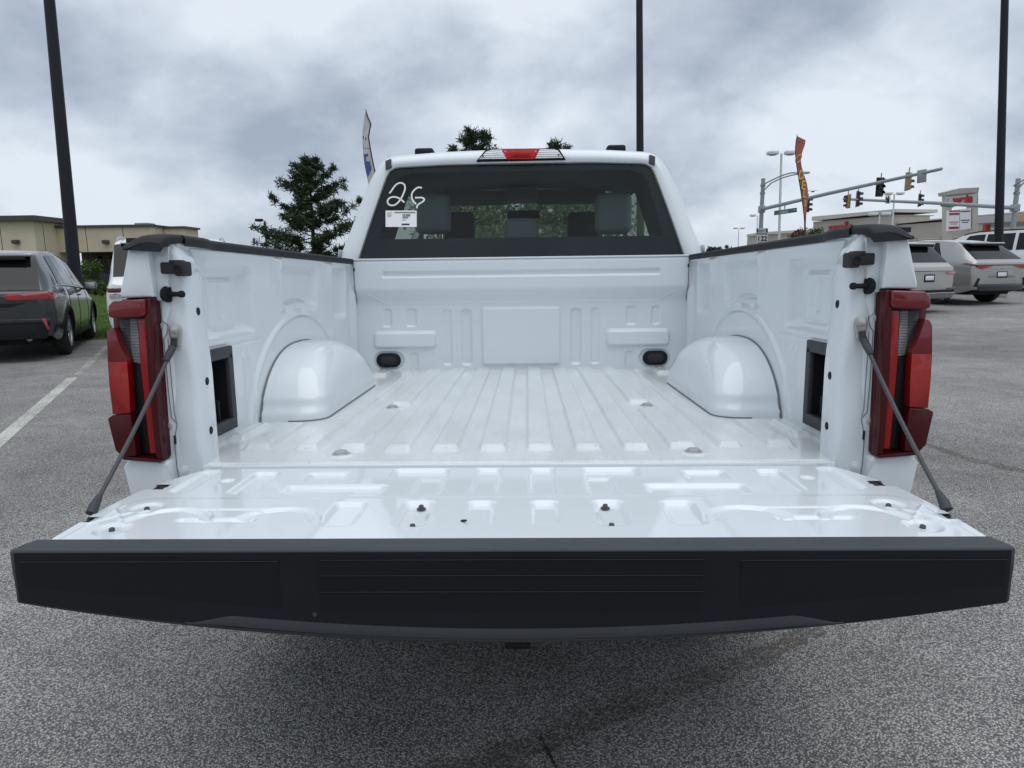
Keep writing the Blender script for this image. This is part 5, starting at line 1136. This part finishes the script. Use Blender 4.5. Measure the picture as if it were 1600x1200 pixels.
# ------------------------------------------------------------------ buildings
TAN = mat('tan_stucco', (0.56, 0.475, 0.37), 0.9, var=0.08, vscale=1.2, bump=0.3, bscale=40); TAN2 = mat('tan_stucco_light', (0.60, 0.515, 0.405), 0.9, var=0.06, vscale=1.2)
BROWN = mat('brown_brick', (0.14, 0.105, 0.08), 0.9, var=0.2, vscale=8); COPE = mat('dark_coping', (0.06, 0.052, 0.046), 0.6); SHAD = mat('dark_glazing', (0.015, 0.018, 0.022), 0.1, coat=0.5)
STONE = mat('grey_beige_block', (0.42, 0.39, 0.34), 0.9, var=0.06, vscale=0.6); CREAM = mat('cream_cornice', (0.52, 0.49, 0.43), 0.8); REDS = mat('red_letter', (0.36, 0.012, 0.02), 0.4)
def left_building():
    YB = 48.0; a = R(-2)
    P = lambda px, py, y=YB: W.at(px, py, y=y)
    x0 = P(-160, 400)[0]; x1 = P(93, 400)[0]; x2 = P(242, 400)[0]; x3 = P(275, 400)[0]
    zt1 = P(60, 349)[2]; zt2 = P(180, 355)[2]; zc = P(180, 393)[2]
    r = empty('commercial_building', (x1, YB, 0)); O = np.array([x1, YB, 0])
    def bx(nm, xa, xb, ya, yb, za, zb_, m, bev=0.0): return MB().box(((xa+xb)/2-O[0], (ya+yb)/2-O[1], (za+zb_)/2), (xb-xa, yb-ya, zb_-za), bev=bev).build(nm, m, r, smooth=False)
    bx('tower_wall', x0, x1, YB-2.2, YB+1.2, 0, zt1, TAN2); bx('coping', x0-0.3, x1+0.45, YB-2.65, YB+1.5, zt1, zt1+0.34, COPE)
    bx('upper_wall', x1, x2, YB, YB+4, zc, zt2, TAN); bx('coping', x1, x2+0.1, YB-0.15, YB+4.1, zt2, zt2+0.16, COPE)
    bx('end_wall', x2, x3, YB+1.5, YB+3.6, 0, P(255, 357, YB+1.5)[2], TAN); bx('coping', x2, x3+0.15, YB+1.35, YB+3.7, P(255, 357, YB+1.5)[2], P(255, 357, YB+1.5)[2]+0.14, COPE)
    bx('ground_floor_wall', x1, x2, YB+2.4, YB+3.9, 0, zc, BROWN)
    for i in range(6):
        xx = x1+1.0+i*(x2-x1-1.6)/6
        w = bx('window', xx, xx+0.8, YB+2.34, YB+2.39, 0.9, 2.4, SHAD); bx('awning', xx-0.2, xx+1.0, YB+1.7, YB+2.38, 2.45, 2.62, COPE)
    for px, dy in ((27, -2.2), (167, 0)):
        q = P(px, 378, YB+dy); MB().box((q[0]-O[0], dy-0.16, q[2]), (0.40, 0.30, 0.26), bev=0.04).build('wall_lamp', COPE, r)
    for px in (3, 70): q = P(px, 380, YB-2.2); bx('control_joint', q[0]-0.02, q[0]+0.02, YB-2.215, YB-2.19, 0, zt1, BROWN)
    for px in (136, 194): q = P(px, 380); bx('control_joint', q[0]-0.02, q[0]+0.02, YB-0.015, YB+0.01, zc, zt2, BROWN)
    bx('belt_course', x0, x1+0.02, YB-2.23, YB-2.19, P(60, 394, YB-2.2)[2], P(60, 394, YB-2.2)[2]+0.06, TAN)
    q = P(196, 351); bx('roof_vent', q[0]-0.5, q[0]+0.5, YB+2, YB+3, zt2, zt2+0.42, GALV)
    tag(r, 'tan flat-roofed building with dark coping on the left horizon', 'building')
    # iron fence in front, every picket its own
    f = empty('iron_fence', tuple(P(95, 455, 40)*[1, 1, 0])); fx0, fx1 = P(92, 440, 40)[0], P(178, 440, 40)[0]; o = np.array(f.location)
    for z_ in (0.25, 1.35): MB().box(((fx0+fx1)/2-o[0], 0, z_), (fx1-fx0, 0.04, 0.04)).build('rail', POLE, f)
    pk = MB().box((0, 0, 0.75), (0.022, 0.022, 1.5)).build('picket', POLE, f); n = int((fx1-fx0)/0.14)
    for i in range(n):
        k = pk if i == 0 else pk.copy()
        if i: COL.objects.link(k); k.parent = f
        k.location = (fx0-o[0]+0.07+i*0.14, 0, 0)
    tag(f, 'black iron picket fence in front of the tan building', 'fence')
    d = empty('waste_container', tuple(P(140, 440, 44.5)*[1, 1, 0])); MB().prism([(-1.1, -0.7, 0.12), (1.1, -0.7, 0.12), (1.1, -0.7, 1.35), (-1.1, -0.7, 1.55)], (0, 1.4, 0), bev=0.04).build('container_body', mat('navy_metal', (0.012, 0.016, 0.035), 0.5), d)
    for s in (-1, 1): MB().box((s*0.8, -0.2, 0.06), (0.2, 0.5, 0.12)).build('skid', DARK, d)
    tag(d, 'dark navy container behind the iron fence', 'container')
left_building()
def store():
    yL, yR = 112.0, 84.0
    r = empty('supermarket', tuple(W.at(1300, 400, y=100)*[1, 1, 0]+[0, 0, 0.3])); O = np.array(r.location)
    def wall(nm, pa, pb, ya, yb, za_px, zb_px, m, thick=6.0, z0=0.3):
        a, b = W.at(pa, za_px, y=ya), W.at(pb, zb_px, y=yb); d = Vector((b[0]-a[0], b[1]-a[1], 0)).normalized(); n = Vector((-d.y, d.x, 0))
        if n.y < 0: n = -n
        MB().prism([(a[0]-O[0], a[1]-O[1], z0-O[2]), (b[0]-O[0], b[1]-O[1], z0-O[2]), (b[0]-O[0], b[1]-O[1], b[2]-O[2]), (a[0]-O[0], a[1]-O[1], a[2]-O[2])], tuple(n*thick)).build(nm, m, r, smooth=False)
        return a, b, d, n
    a, b, d, n = wall('entrance_wall', 1271, 1397, 112, 96, 346.5, 336.5, STONE)
    wall('cornice', 1268.5, 1399, 111.4, 95.4, 338.5, 326.5, CREAM, 7.2, z0=W.at(1268.5, 345, y=111.4)[2])
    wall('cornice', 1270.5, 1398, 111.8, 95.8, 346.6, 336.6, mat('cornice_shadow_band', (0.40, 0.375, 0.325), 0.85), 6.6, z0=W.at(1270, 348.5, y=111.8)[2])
    a2, b2, d2, n2 = wall('side_wall', 1397, 1640, 97, 74, 352, 334, STONE)
    wall('side_cornice', 1397, 1640, 96.6, 73.6, 347.5, 330, CREAM, 7.0, z0=W.at(1397, 350, y=96.6)[2])
    for f_ in (0.18, 0.36, 0.54, 0.72, 0.90):
        p = Vector(a2).lerp(Vector(b2), f_); MB().box((p.x-O[0], p.y-O[1]-0.25, 2.4), (0.35, 0.5, 4.2)).build('pilaster', STONE, r, smooth=False)
    for hh in (2.6, 4.2):
        p, q = Vector(a2), Vector(b2); MB().tube([(p.x-O[0], p.y-O[1]-0.1, hh), (q.x-O[0], q.y-O[1]-0.1, hh)], 0.07, 6).build('string_course', CREAM, r)
    # red store name on the entrance wall
    c = Vector(a).lerp(Vector(b), 0.40); cz = W.at(1323, 357, y=105.5)[2]
    text('lettering', 'weis', 2.7, REDS, r, frame((c.x-n.x*0.3-O[0], c.y-n.y*0.3-O[1], cz-O[2]), d, (0, 0, 1)), 0.10, 0.12)
    tag(r, 'beige supermarket with red lettering behind the right bed rail', 'building')
    # lower shop wing to the left
    s_ = empty('shop_wing', tuple(W.at(1230, 380, y=125)*[1, 1, 0]+[0, 0, 0.3])); o2 = np.array(s_.location)
    a, b = W.at(1192, 365.5, y=130), W.at(1275, 361, y=121); MB().prism([(a[0]-o2[0], a[1]-o2[1], 0), (b[0]-o2[0], b[1]-o2[1], 0), (b[0]-o2[0], b[1]-o2[1], b[2]-o2[2]), (a[0]-o2[0], a[1]-o2[1], a[2]-o2[2])], (0, 9, 0)).build('wall', STONE, s_, smooth=False)
    a, b = W.at(1191, 362.5, y=129.5), W.at(1276, 358, y=120.5); MB().prism([(a[0]-o2[0], a[1]-o2[1], a[2]-o2[2]-0.45), (b[0]-o2[0], b[1]-o2[1], b[2]-o2[2]-0.45), (b[0]-o2[0], b[1]-o2[1], b[2]-o2[2]), (a[0]-o2[0], a[1]-o2[1], a[2]-o2[2])], (0, 9, 0)).build('parapet', CREAM, s_, smooth=False)
    tag(s_, 'low beige shop wing left of the supermarket', 'building')
    # petrol canopy at the right edge
    g = empty('station_canopy', tuple(W.at(1575, 380, y=66)*[1, 1, 0]+[0, 0, 0.3])); o3 = np.array(g.location)
    a, b = W.at(1527, 343, y=66), W.at(1660, 343, y=60); zt_, zb_ = W.at(1560, 336, y=64)[2], W.at(1560, 347, y=64)[2]
    MB().prism([(a[0]-o3[0], a[1]-o3[1], zb_-o3[2]), (b[0]-o3[0], b[1]-o3[1], zb_-o3[2]), (b[0]-o3[0], b[1]-o3[1], zt_-o3[2]), (a[0]-o3[0], a[1]-o3[1], zt_-o3[2])], (7, 8, 0), bev=0.03).build('canopy', mat('canopy_grey', (0.42, 0.42, 0.42), 0.6), g, smooth=False)
    c = W.at(1542, 352, y=65.6); MB().box((c[0]-o3[0], c[1]-o3[1], 2.3), (0.45, 0.45, 4.6)).build('column', REDS, g, smooth=False)
    c = W.at(1612, 352, y=64); MB().box((c[0]-o3[0], c[1]-o3[1], 2.3), (0.45, 0.45, 4.6)).build('column', mat('canopy_grey', (0.42, 0.42, 0.42), 0.6), g, smooth=False)
    c = W.at(1594, 341, y=61.8); MB().box((c[0]-o3[0], c[1]-o3[1]-0.3, c[2]-o3[2]), (1.3, 0.1, 0.6)).build('canopy_sign', mat('orange_panel', (0.45, 0.25, 0.13), 0.5), g, smooth=False)
    tag(g, 'grey flat canopy on a red column at the right edge', 'canopy')
store()
def pylon():
    y = 70.0; g = 0.3; c = W.at(1504, 380, y=y); r = empty('pylon_sign', (c[0], y, g)); O = np.array([c[0], y, g])
    yaw = 3.2
    def Q(px, py, dy=0.0): f_ = (px-1480)/50.0; return tuple(W.at(px, py, y=y+yaw*(0.5-f_)+dy)-O)
    MBq = lambda pl, dp, nm, m, dy=0.0, bev=0.02: MB().prism([Q(a, b, dy) for a, b in pl], (0, dp, 0), bev=bev).build(nm, m, r, smooth=False)
    MBq([(1480, 303), (1528.5, 298), (1528.5, 400), (1519.5, 400), (1519.5, 320), (1487, 322), (1487, 400), (1480, 400)], 0.9, 'frame', CREAM)
    MBq([(1479, 299.5), (1500, 294), (1530.5, 292.5), (1529, 300), (1480.5, 305)], 1.5, 'pediment', mat('pylon_cap', (0.40, 0.39, 0.34), 0.8), -0.3)
    MBq([(1481, 307), (1527.5, 302), (1526, 317.5), (1481, 323.5)], 0.3, 'name_panel', mat('pylon_panel', (0.55, 0.55, 0.56), 0.5), -0.12)
    a, b = Vector(Q(1484, 320, -0.2)), Vector(Q(1524, 316, -0.2)); text('lettering', 'weis', 1.12, REDS, r, frame(a.lerp(b, 0.5)+Vector((0, 0, 0.38)), b-a, (0, 0, 1)), 0.06, 0.05)
    pn = MBq([(1482, 329), (1517.5, 325), (1517, 357.5), (1481, 361.5)], 0.35, 'tenant_panel', PAPER, -0.10)
    for (x0, x1, y0, y1, m_) in ((1483, 1499, 328.6, 330.6, 'r'), (1483, 1499, 332.5, 335.6, 'r'), (1500.5, 1516, 329.5, 331.5, 'r'), (1483, 1498, 346, 347.3, 'r'), (1485, 1496, 349.2, 350.2, 'r'), (1482.5, 1498, 353.8, 357.5, 'r'), (1501, 1515, 343.6, 345.2, 'b'), (1503, 1513, 347, 348.4, 'b')):
        b_ = MB(); b_.poly([Q(a_, c_, -0.13) for a_, c_ in ((x0, y0+(1499-x0)*0.04), (x1, y0+(1499-x1)*0.04), (x1, y1+(1499-x1)*0.04), (x0, y1+(1499-x0)*0.04))]); b_.build('printed_line', REDS if m_ == 'r' else mat('blue_ink', (0.05, 0.08, 0.16), 0.5), r, smooth=False)
    MBq([(1499.2, 327.5), (1499.7, 327.4), (1499.7, 359.4), (1499.2, 359.5)], 0.05, 'panel_joint', GREYINK, -0.125, 0)
    tag(r, 'tall cream pylon sign with red store name and white tenant panels', 'sign')
pylon()

# ------------------------------------------------------------------ feather flags
def feather(label, y, left, right, m_fn, base_px, pole_side, twist, glyphs=()):
    """left/right: pixel outlines from top to bottom"""
    n = 60; Lp, Rp = resample(left, n), resample(right, n); b = W.at(*base_px, y=y); g = gz(b[0], y); r = empty('feather_flag', (b[0], y, g)); O = np.array([b[0], y, g])
    k = 10; P = np.zeros((n, k, 3))
    for i in range(n):
        for j in range(k):
            f_ = j/(k-1); px = Lp[i, 0]*(1-f_)+Rp[i, 0]*f_; py = Lp[i, 1]*(1-f_)+Rp[i, 1]*f_
            dy = twist*(0.10*math.sin(i/n*9+f_*2.2)*f_+0.10*f_*math.sin(i/n*4))
            P[i, j] = W.at(px, py, y=y+dy)-O
    fl = grid('flag_cloth', P, m_fn, r, flip=False)
    sol = fl.modifiers.new('thickness', 'SOLIDIFY'); sol.thickness = 0.006
    e = P[:, 0] if pole_side == 'L' else P[:, -1]; tip = e[0]+np.array([0, 0, 0.06])
    MB().tube([(0, 0, 0)]+[tuple(v) for v in e[::-4]]+[tuple(tip)], [0.022]+[0.016]*len(e[::-4])+[0.010], 8).build('flag_pole', SIGB, r)
    MB().lathe((0, 0, 0), (0, 0, 1), [(0, 0.22), (0.03, 0.20), (0.05, 0.05), (0.20, 0.03)], 16).build('flag_base', SIGB, r)
    for ch, i0, i1, size, mm in glyphs:
        im = (i0+i1)//2; c = P[im, 4]; xd = Vector(P[im, -1]-P[im, 0]); zd = Vector(P[i0, 4]-P[i1, 4])
        M = frame(c, xd, zd); nrm = xd.cross(zd).normalized(); nrm = nrm if nrm.y < 0 else -nrm
        sx = xd.length*0.70/(size*0.62); M = Matrix.Translation(nrm*0.02) @ M @ Matrix.Diagonal((min(1.0, sx), 1, 1, 1))
        text('lettering', ch, size, mm, r, M, 0.012, 0.004)
    tag(r, label, 'flag'); return r
FRED = mat('red_flag_cloth', (0.36, 0.105, 0.09), 0.8, var=0.12, vscale=3); FYEL = mat('yellow_print', (0.50, 0.40, 0.10), 0.8)
feather('red feather flag with yellow letters standing beyond the right bed rail', 27.0,
        [(1245.5, 212.5), (1243, 225), (1242.6, 238), (1244, 252), (1246, 268), (1249, 285), (1251.5, 300), (1253.5, 315), (1255.5, 330), (1257, 345), (1257, 358), (1256, 368)],
        [(1259, 219), (1257.5, 227), (1253.5, 238), (1251, 248), (1252.5, 260), (1256.5, 273), (1260.5, 285), (1262.5, 297), (1262.5, 310), (1261, 325), (1259.5, 338), (1258.8, 352), (1260.5, 368)],
        FRED, (1258, 380), 'L', 1.0, [('O', 10, 17, 0.52, FYEL), ('D', 21, 26, 0.48, FYEL), ('E', 27, 31, 0.46, FYEL), ('L', 32, 37, 0.46, FYEL), ('S', 38, 42, 0.34, FYEL)])
FWHT = mat('white_flag_cloth', (0.50, 0.50, 0.48), 0.8, var=0.08, vscale=3); FBLU = mat('blue_print', (0.06, 0.09, 0.25), 0.8)
r = feather('white feather flag with blue print rising left of the cab', 17.5,
        [(570.5, 175), (568.5, 190), (566.5, 205), (566.3, 220), (567.2, 240), (569.5, 258), (573, 275), (578, 300), (582, 330)],
        [(571.5, 175), (577, 188), (581, 197), (575, 208), (577, 222), (580, 240), (584, 260), (589, 280), (596, 305), (604, 335)],
        FWHT, (590, 400), 'R', 0.6)
o = np.array(r.location)
for pl in ([(568.5, 241), (575, 240), (575.5, 244), (571.5, 246), (572, 252), (578, 252), (581, 264), (575, 277), (573, 273), (569.5, 256)], [(567.4, 231), (578.2, 231.5), (578.3, 232.5), (567.4, 232)], [(567, 212), (569, 214), (568, 217), (566.6, 216)], [(571, 214), (573, 216), (571, 219.5), (570, 218)]):
    b = MB(); b.poly([tuple(W.at(a, c_, y=17.32)-o) for a, c_ in pl]); b.build('blue_print', FBLU, r, smooth=False)

# ------------------------------------------------------------------ trees and shrubs
BARK = mat('bark', (0.06, 0.048, 0.038), 0.95, var=0.3, vscale=12, bump=0.6, bscale=30)
def leafmat(name, lo, mid, hi):
    m = bpy.data.materials.new(name); m.use_nodes = True; t = m.node_tree; b = t.nodes['Principled BSDF']
    tc = N(t, 'ShaderNodeTexCoord'); g = N(t, 'ShaderNodeNewGeometry')
    n = noise(t, tc.outputs['Object'], 0.9, 3, 0.6); f_ = mth(t, 'ADD', mth(t, 'MULTIPLY', n, 0.6), mth(t, 'MULTIPLY', g.outputs['Random Per Island'], 0.4))
    t.links.new(ramp(t, f_, [(0.25, lo), (0.5, mid), (0.78, hi)]), b.inputs['Base Color']); b.inputs['Roughness'].default_value = 0.65
    b.inputs['Specular IOR Level'].default_value = 0.25; return m
PINEM = leafmat('pine_needles', (0.018, 0.034, 0.018), (0.032, 0.056, 0.026), (0.055, 0.085, 0.036)); LEAFM = leafmat('broad_leaves', (0.035, 0.070, 0.016), (0.062, 0.110, 0.026), (0.10, 0.16, 0.045)); BUSHM = leafmat('shrub_leaves', (0.03, 0.06, 0.016), (0.055, 0.095, 0.025), (0.09, 0.13, 0.04))
LEAFL = leafmat('light_leaves', (0.13, 0.21, 0.07), (0.20, 0.29, 0.10), (0.28, 0.38, 0.16))
PURPM = leafmat('purple_leaves', (0.05, 0.02, 0.02), (0.10, 0.045, 0.035), (0.14, 0.07, 0.05))
def blades(centres, rs, per, size, width, spread, up=0.25):
    """needle tufts: thin triangles fanning out from each centre"""
    c = np.repeat(np.array(centres), per, 0); n = len(c); d = rs.normal(0, 1, (n, 3)); d[:, 2] = d[:, 2]*0.7+up; d /= np.linalg.norm(d, axis=1)[:, None]
    s = rs.normal(0, 1, (n, 3)); s = np.cross(d, s); s /= np.linalg.norm(s, axis=1)[:, None]+1e-9
    L = size*rs.uniform(0.6, 1.3, n)[:, None]; o = c+rs.normal(0, spread, (n, 3)); w = width*rs.uniform(0.7, 1.3, n)[:, None]
    V = np.stack([o-s*w, o+s*w, o+d*L+s*w*0.4, o+d*L-s*w*0.4], 1); return V.reshape(-1, 3)
def quads(name, V, m, parent):
    n = len(V)//4; return mk(name, V, [(4*i, 4*i+1, 4*i+2, 4*i+3) for i in range(n)], m, parent)
def conifer(label, x, y, h, rad, seed, z0=0.0, low=0.12, leanx=0.0, group=None, flat=0.5, tops=1):
    rs = np.random.RandomState(seed); r = empty('pine_tree', (x, y, z0)); tb = MB()
    tb.tube([(0, 0, 0), (leanx*0.3, 0, h*0.35), (leanx*0.7, 0, h*0.7), (leanx, 0, h*0.97)], [h*0.022, h*0.017, h*0.010, h*0.002], 10)
    cs = []; nb = 52
    for i in range(nb):
        f_ = low+(1-low)*(i/nb)**0.9; L = rad*(1-((f_-low)/(1-low))**1.9)**0.8*rs.choice([0.45, 0.7, 0.95, 1.2])*rs.uniform(0.85, 1.12)+0.25; a = i*2.4+rs.uniform(-0.5, 0.5); z = h*f_; ax = leanx*f_
        rise = rs.uniform(0.10, 0.32)*(1+f_); pts = []
        for q in np.linspace(0, 1, 6):
            pts.append((ax+math.cos(a)*L*q, math.sin(a)*L*q, z+L*rise*q**1.6-0.10*L*math.sin(q*3.1)*0.6))
        tb.tube(pts, [0.045*(1-f_*0.7)*(1-0.8*q)+0.006 for q in np.linspace(0, 1, 6)], 5)
        k = int(5+L*4.0)
        for q in rs.uniform(0.28, 1.02, k):
            j = min(4, int(q*5)); e = q*5-j; p = np.array(pts[j])*(1-e)+np.array(pts[min(5, j+1)])*e
            lat = rs.normal(0, 0.17*L*(0.4+q*0.5)); cs.append(p+np.array([-math.sin(a)*lat, math.cos(a)*lat, rs.uniform(-0.05, 0.16)]))
    for q in np.linspace(0.9, 1.0, 8): cs.append((leanx*q+rs.normal(0, 0.1), rs.normal(0, 0.1), h*q))
    tb.build('trunk', BARK, r)
    quads('crown', blades(cs, rs, 30, 0.30, 0.034, 0.10), PINEM, r)
    tag(r, label, 'tree', group); return r
def broadleaf(label, x, y, h, rad, seed, m=LEAFM, z0=0.0, clear=0.25, n=9000, leaf=0.12, group=None, name='broadleaf_tree'):
    rs = np.random.RandomState(seed); r = empty(name, (x, y, z0)); tb = MB(); tips = []
    tb.tube([(0, 0, 0), (0.05*rad, 0, h*0.3), (0, 0.05*rad, h*0.62)], [h*0.028, h*0.020, h*0.009], 10)
    for i in range(16):
        a = i*2.4+rs.uniform(-0.4, 0.4); f_ = clear+(0.62-clear)*rs.uniform(0, 1); el = rs.uniform(0.3, 1.25); L = rad*rs.uniform(0.7, 1.1)
        p0 = np.array([0, 0, h*f_]); p1 = p0+0.5*L*np.array([math.cos(a)*math.cos(el*0.7), math.sin(a)*math.cos(el*0.7), math.sin(el)]); p2 = p1+0.5*L*np.array([math.cos(a+0.3)*math.cos(el), math.sin(a+0.3)*math.cos(el), math.sin(el)*1.1])
        tb.tube([tuple(p0), tuple(p1), tuple(p2)], [h*0.010, h*0.006, h*0.002], 6); tips += [p1, p2, 0.5*(p1+p2)]
        for _ in range(3): tips.append(p2+rs.normal(0, 0.22*rad, 3))
    for _ in range(14): tips.append(np.array([rs.normal(0, 0.3*rad), rs.normal(0, 0.3*rad), h*rs.uniform(0.72, 0.95)]))
    tb.build('trunk', BARK, r); tips = np.array(tips); c = tips[rs.randint(0, len(tips), n)]; c = c+rs.normal(0, 1, (n, 3))*rad*0.15
    d = rs.normal(0, 1, (n, 3)); d /= np.linalg.norm(d, axis=1)[:, None]; s = np.cross(d, rs.normal(0, 1, (n, 3))); s /= np.linalg.norm(s, axis=1)[:, None]
    w = leaf*rs.uniform(0.6, 1.3, n)[:, None]; V = np.stack([c-d*w, c+s*w*0.5, c+d*w, c-s*w*0.5], 1).reshape(-1, 3)
    quads('crown', V, m, r); tag(r, label, 'tree' if 'tree' in name else 'shrub', group); return r
def hgt(py, y, px=823): return W.at(px, py, y=y)[2]
conifer('dark green pine tree standing left of the cab', W.at(490, 380, y=46)[0], 46.0, hgt(252, 46, 495), 3.3, 4, low=0.16)
conifer('pine whose top shows above the roof left of the third brake light', W.at(742, 300, y=44)[0], 44.0, hgt(208, 44, 742), 3.0, 11, low=0.10)
conifer('pine whose tips just clear the roof right of the third brake light', W.at(868, 300, y=48)[0], 48.0, hgt(226, 48, 868), 3.0, 21, low=0.10)
broadleaf('leafy green tree seen through the windshield left of centre', W.at(700, 400, y=40)[0], 40.0, 6.3, 2.4, 31, n=2400, m=LEAFL)
broadleaf('leafy green tree seen through the windshield near the mirror', W.at(770, 400, y=36)[0], 36.0, 5.4, 2.1, 33, n=2400, m=LEAFL)
broadleaf('leafy green tree seen through the windshield right of centre', W.at(880, 400, y=38)[0], 38.0, 6.2, 2.3, 35, n=2400, m=LEAFL)
broadleaf('leafy green tree seen through the windshield at the passenger side', W.at(950, 400, y=42)[0], 42.0, 6.0, 2.2, 37, n=2400, m=LEAFL)
p = W.at(1273, 366, y=55); broadleaf('rounded green shrub right of the feather flag foot', p[0], 55, hgt(354, 55, 1273)-0.4, 1.0, 41, BUSHM, z0=0.4, clear=0.1, n=3500, leaf=0.11, name='shrub')
p = W.at(1249, 366, y=50); broadleaf('reddish shrub left of the feather flag foot', p[0], 50, hgt(356, 50, 1249)-0.4, 0.8, 43, PURPM, z0=0.4, clear=0.1, n=2500, leaf=0.10, name='shrub')
p = W.at(144, 430, y=43); broadleaf('small green tree in front of the tan building', p[0], 43, hgt(405, 43, 144), 0.62, 45, LEAFM, n=1800, leaf=0.08, clear=0.3)
for i, px in enumerate((118, 128, 138, 148, 158)):
    p = W.at(px, 450, y=39); broadleaf(['yellow-green shrub along the iron fence, nearest the lamp post', 'yellow-green shrub along the iron fence, second from the lamp post', 'yellow-green shrub along the iron fence, third from the lamp post', 'yellow-green shrub along the iron fence, fourth from the lamp post', 'yellow-green shrub along the iron fence, nearest the white SUV'][i], p[0], 39+0.1*(i % 2), 0.75+0.12*(i % 3), 0.40, 60+i, BUSHM, clear=0.1, n=900, leaf=0.07, group='shrubs along the fence', name='shrub')
for i, (px, py, d) in enumerate(((1112, 375, 160), (1124, 374, 165), (1140, 376, 155))):
    broadleaf(['far dark tree low on the horizon nearest the cab', 'far dark tree low on the horizon, middle of three', 'far dark tree low on the horizon nearest the route sign'][i], W.at(px, py, y=d)[0], d, hgt(py+2, d, px)*0.8, 1.6, 80+i, PINEM, n=1500, leaf=0.4, group='far trees')
# trees and lamp posts across the lot behind the camera: they only show mirrored in glass and paint
for i, (x, y, h, rd) in enumerate(((-9, -34, 8.2, 3.2), (-3.5, -36, 9.0, 3.4), (2.0, -33, 7.6, 3.0), (6.5, -37, 9.4, 3.3), (12, -35, 8.5, 3.3))):
    broadleaf(['tree behind the camera mirrored at the left end of the rear window', 'tree behind the camera mirrored left of centre in the rear window', 'tree behind the camera mirrored at the centre of the rear window', 'tree behind the camera mirrored right of centre in the rear window', 'tree behind the camera mirrored at the right end of the rear window'][i], x, y, h, rd, 90+i, BUSHM, n=5000, leaf=0.2, group='trees mirrored in the glass')
def back_pole(label, x, y, h):
    r = empty('light_pole', (x, y, 0)); MB().tube([(0, 0, 0), (0, 0, h)], [0.13, 0.09], 10).build('pole', POLE, r)
    for s in (-1, 1):
        MB().tube([(0, 0, h), (s*0.7, 0, h+0.25)], 0.04, 6).build('lamp_arm', POLE, r); MB().box((s*1.0, 0, h+0.28), (0.7, 0.35, 0.10), bev=0.03).build('lamp_head', POLE, r)
    tag(r, label, 'light pole')
back_pole('lamp post behind the camera mirrored right of centre in the rear window', 1.2, -21, 9.4)
back_pole('lamp post behind the camera mirrored low at the right of the rear window', 6.4, -30, 9.4)

# ------------------------------------------------------------------ small things
def yellow_fixture():
    p = W.at(139, 497, y=18.6); r = empty('yellow_marker', (p[0], 18.6, 0.02)); m = mat('yellow_paint', (0.55, 0.42, 0.05), 0.5, var=0.1)  # unidentified small yellow fixture; barrel and outlets are a guessed shape
    MB().lathe((0, 0, 0), (0, 0, 1), [(0, 0.11), (0.04, 0.11), (0.05, 0.075), (0.18, 0.075), (0.19, 0.12), (0.24, 0.12), (0.27, 0.06), (0.28, 0.02)], 18).build('barrel', m, r)
    for s in (-1, 1): MB().lathe((s*0.06, 0, 0.215), (s, 0, 0), [(0, 0.04), (0.07, 0.04), (0.07, 0.05), (0.085, 0.05)], 12).build('outlet', m, r)
    tag(r, 'small yellow fixture standing on the grass beside the dark crossover', 'yellow_marker')
yellow_fixture()
def bird():
    p = W.at(1270, 299.5, y=30); r = empty('bird', tuple(p)); m = mat('dark_feathers', (0.02, 0.02, 0.02), 0.8)
    MB().tube([(0.0, 0.15, 0), (0.0, 0.05, 0.01), (0, -0.05, 0.0), (0, -0.16, -0.02)], [0.008, 0.032, 0.03, 0.006], 8).build('body', m, r)
    for s in (-1, 1): MB().prism([(s*0.02, 0.05, 0.01), (s*0.11, 0.07, 0.05), (s*0.23, 0.0, 0.03), (s*0.10, -0.03, 0.03), (s*0.02, -0.05, 0.0)], (0, 0, 0.008)).build('wing', m, r, smooth=False)
    tag(r, 'small dark bird flying above the near mast arm', 'bird')
bird()
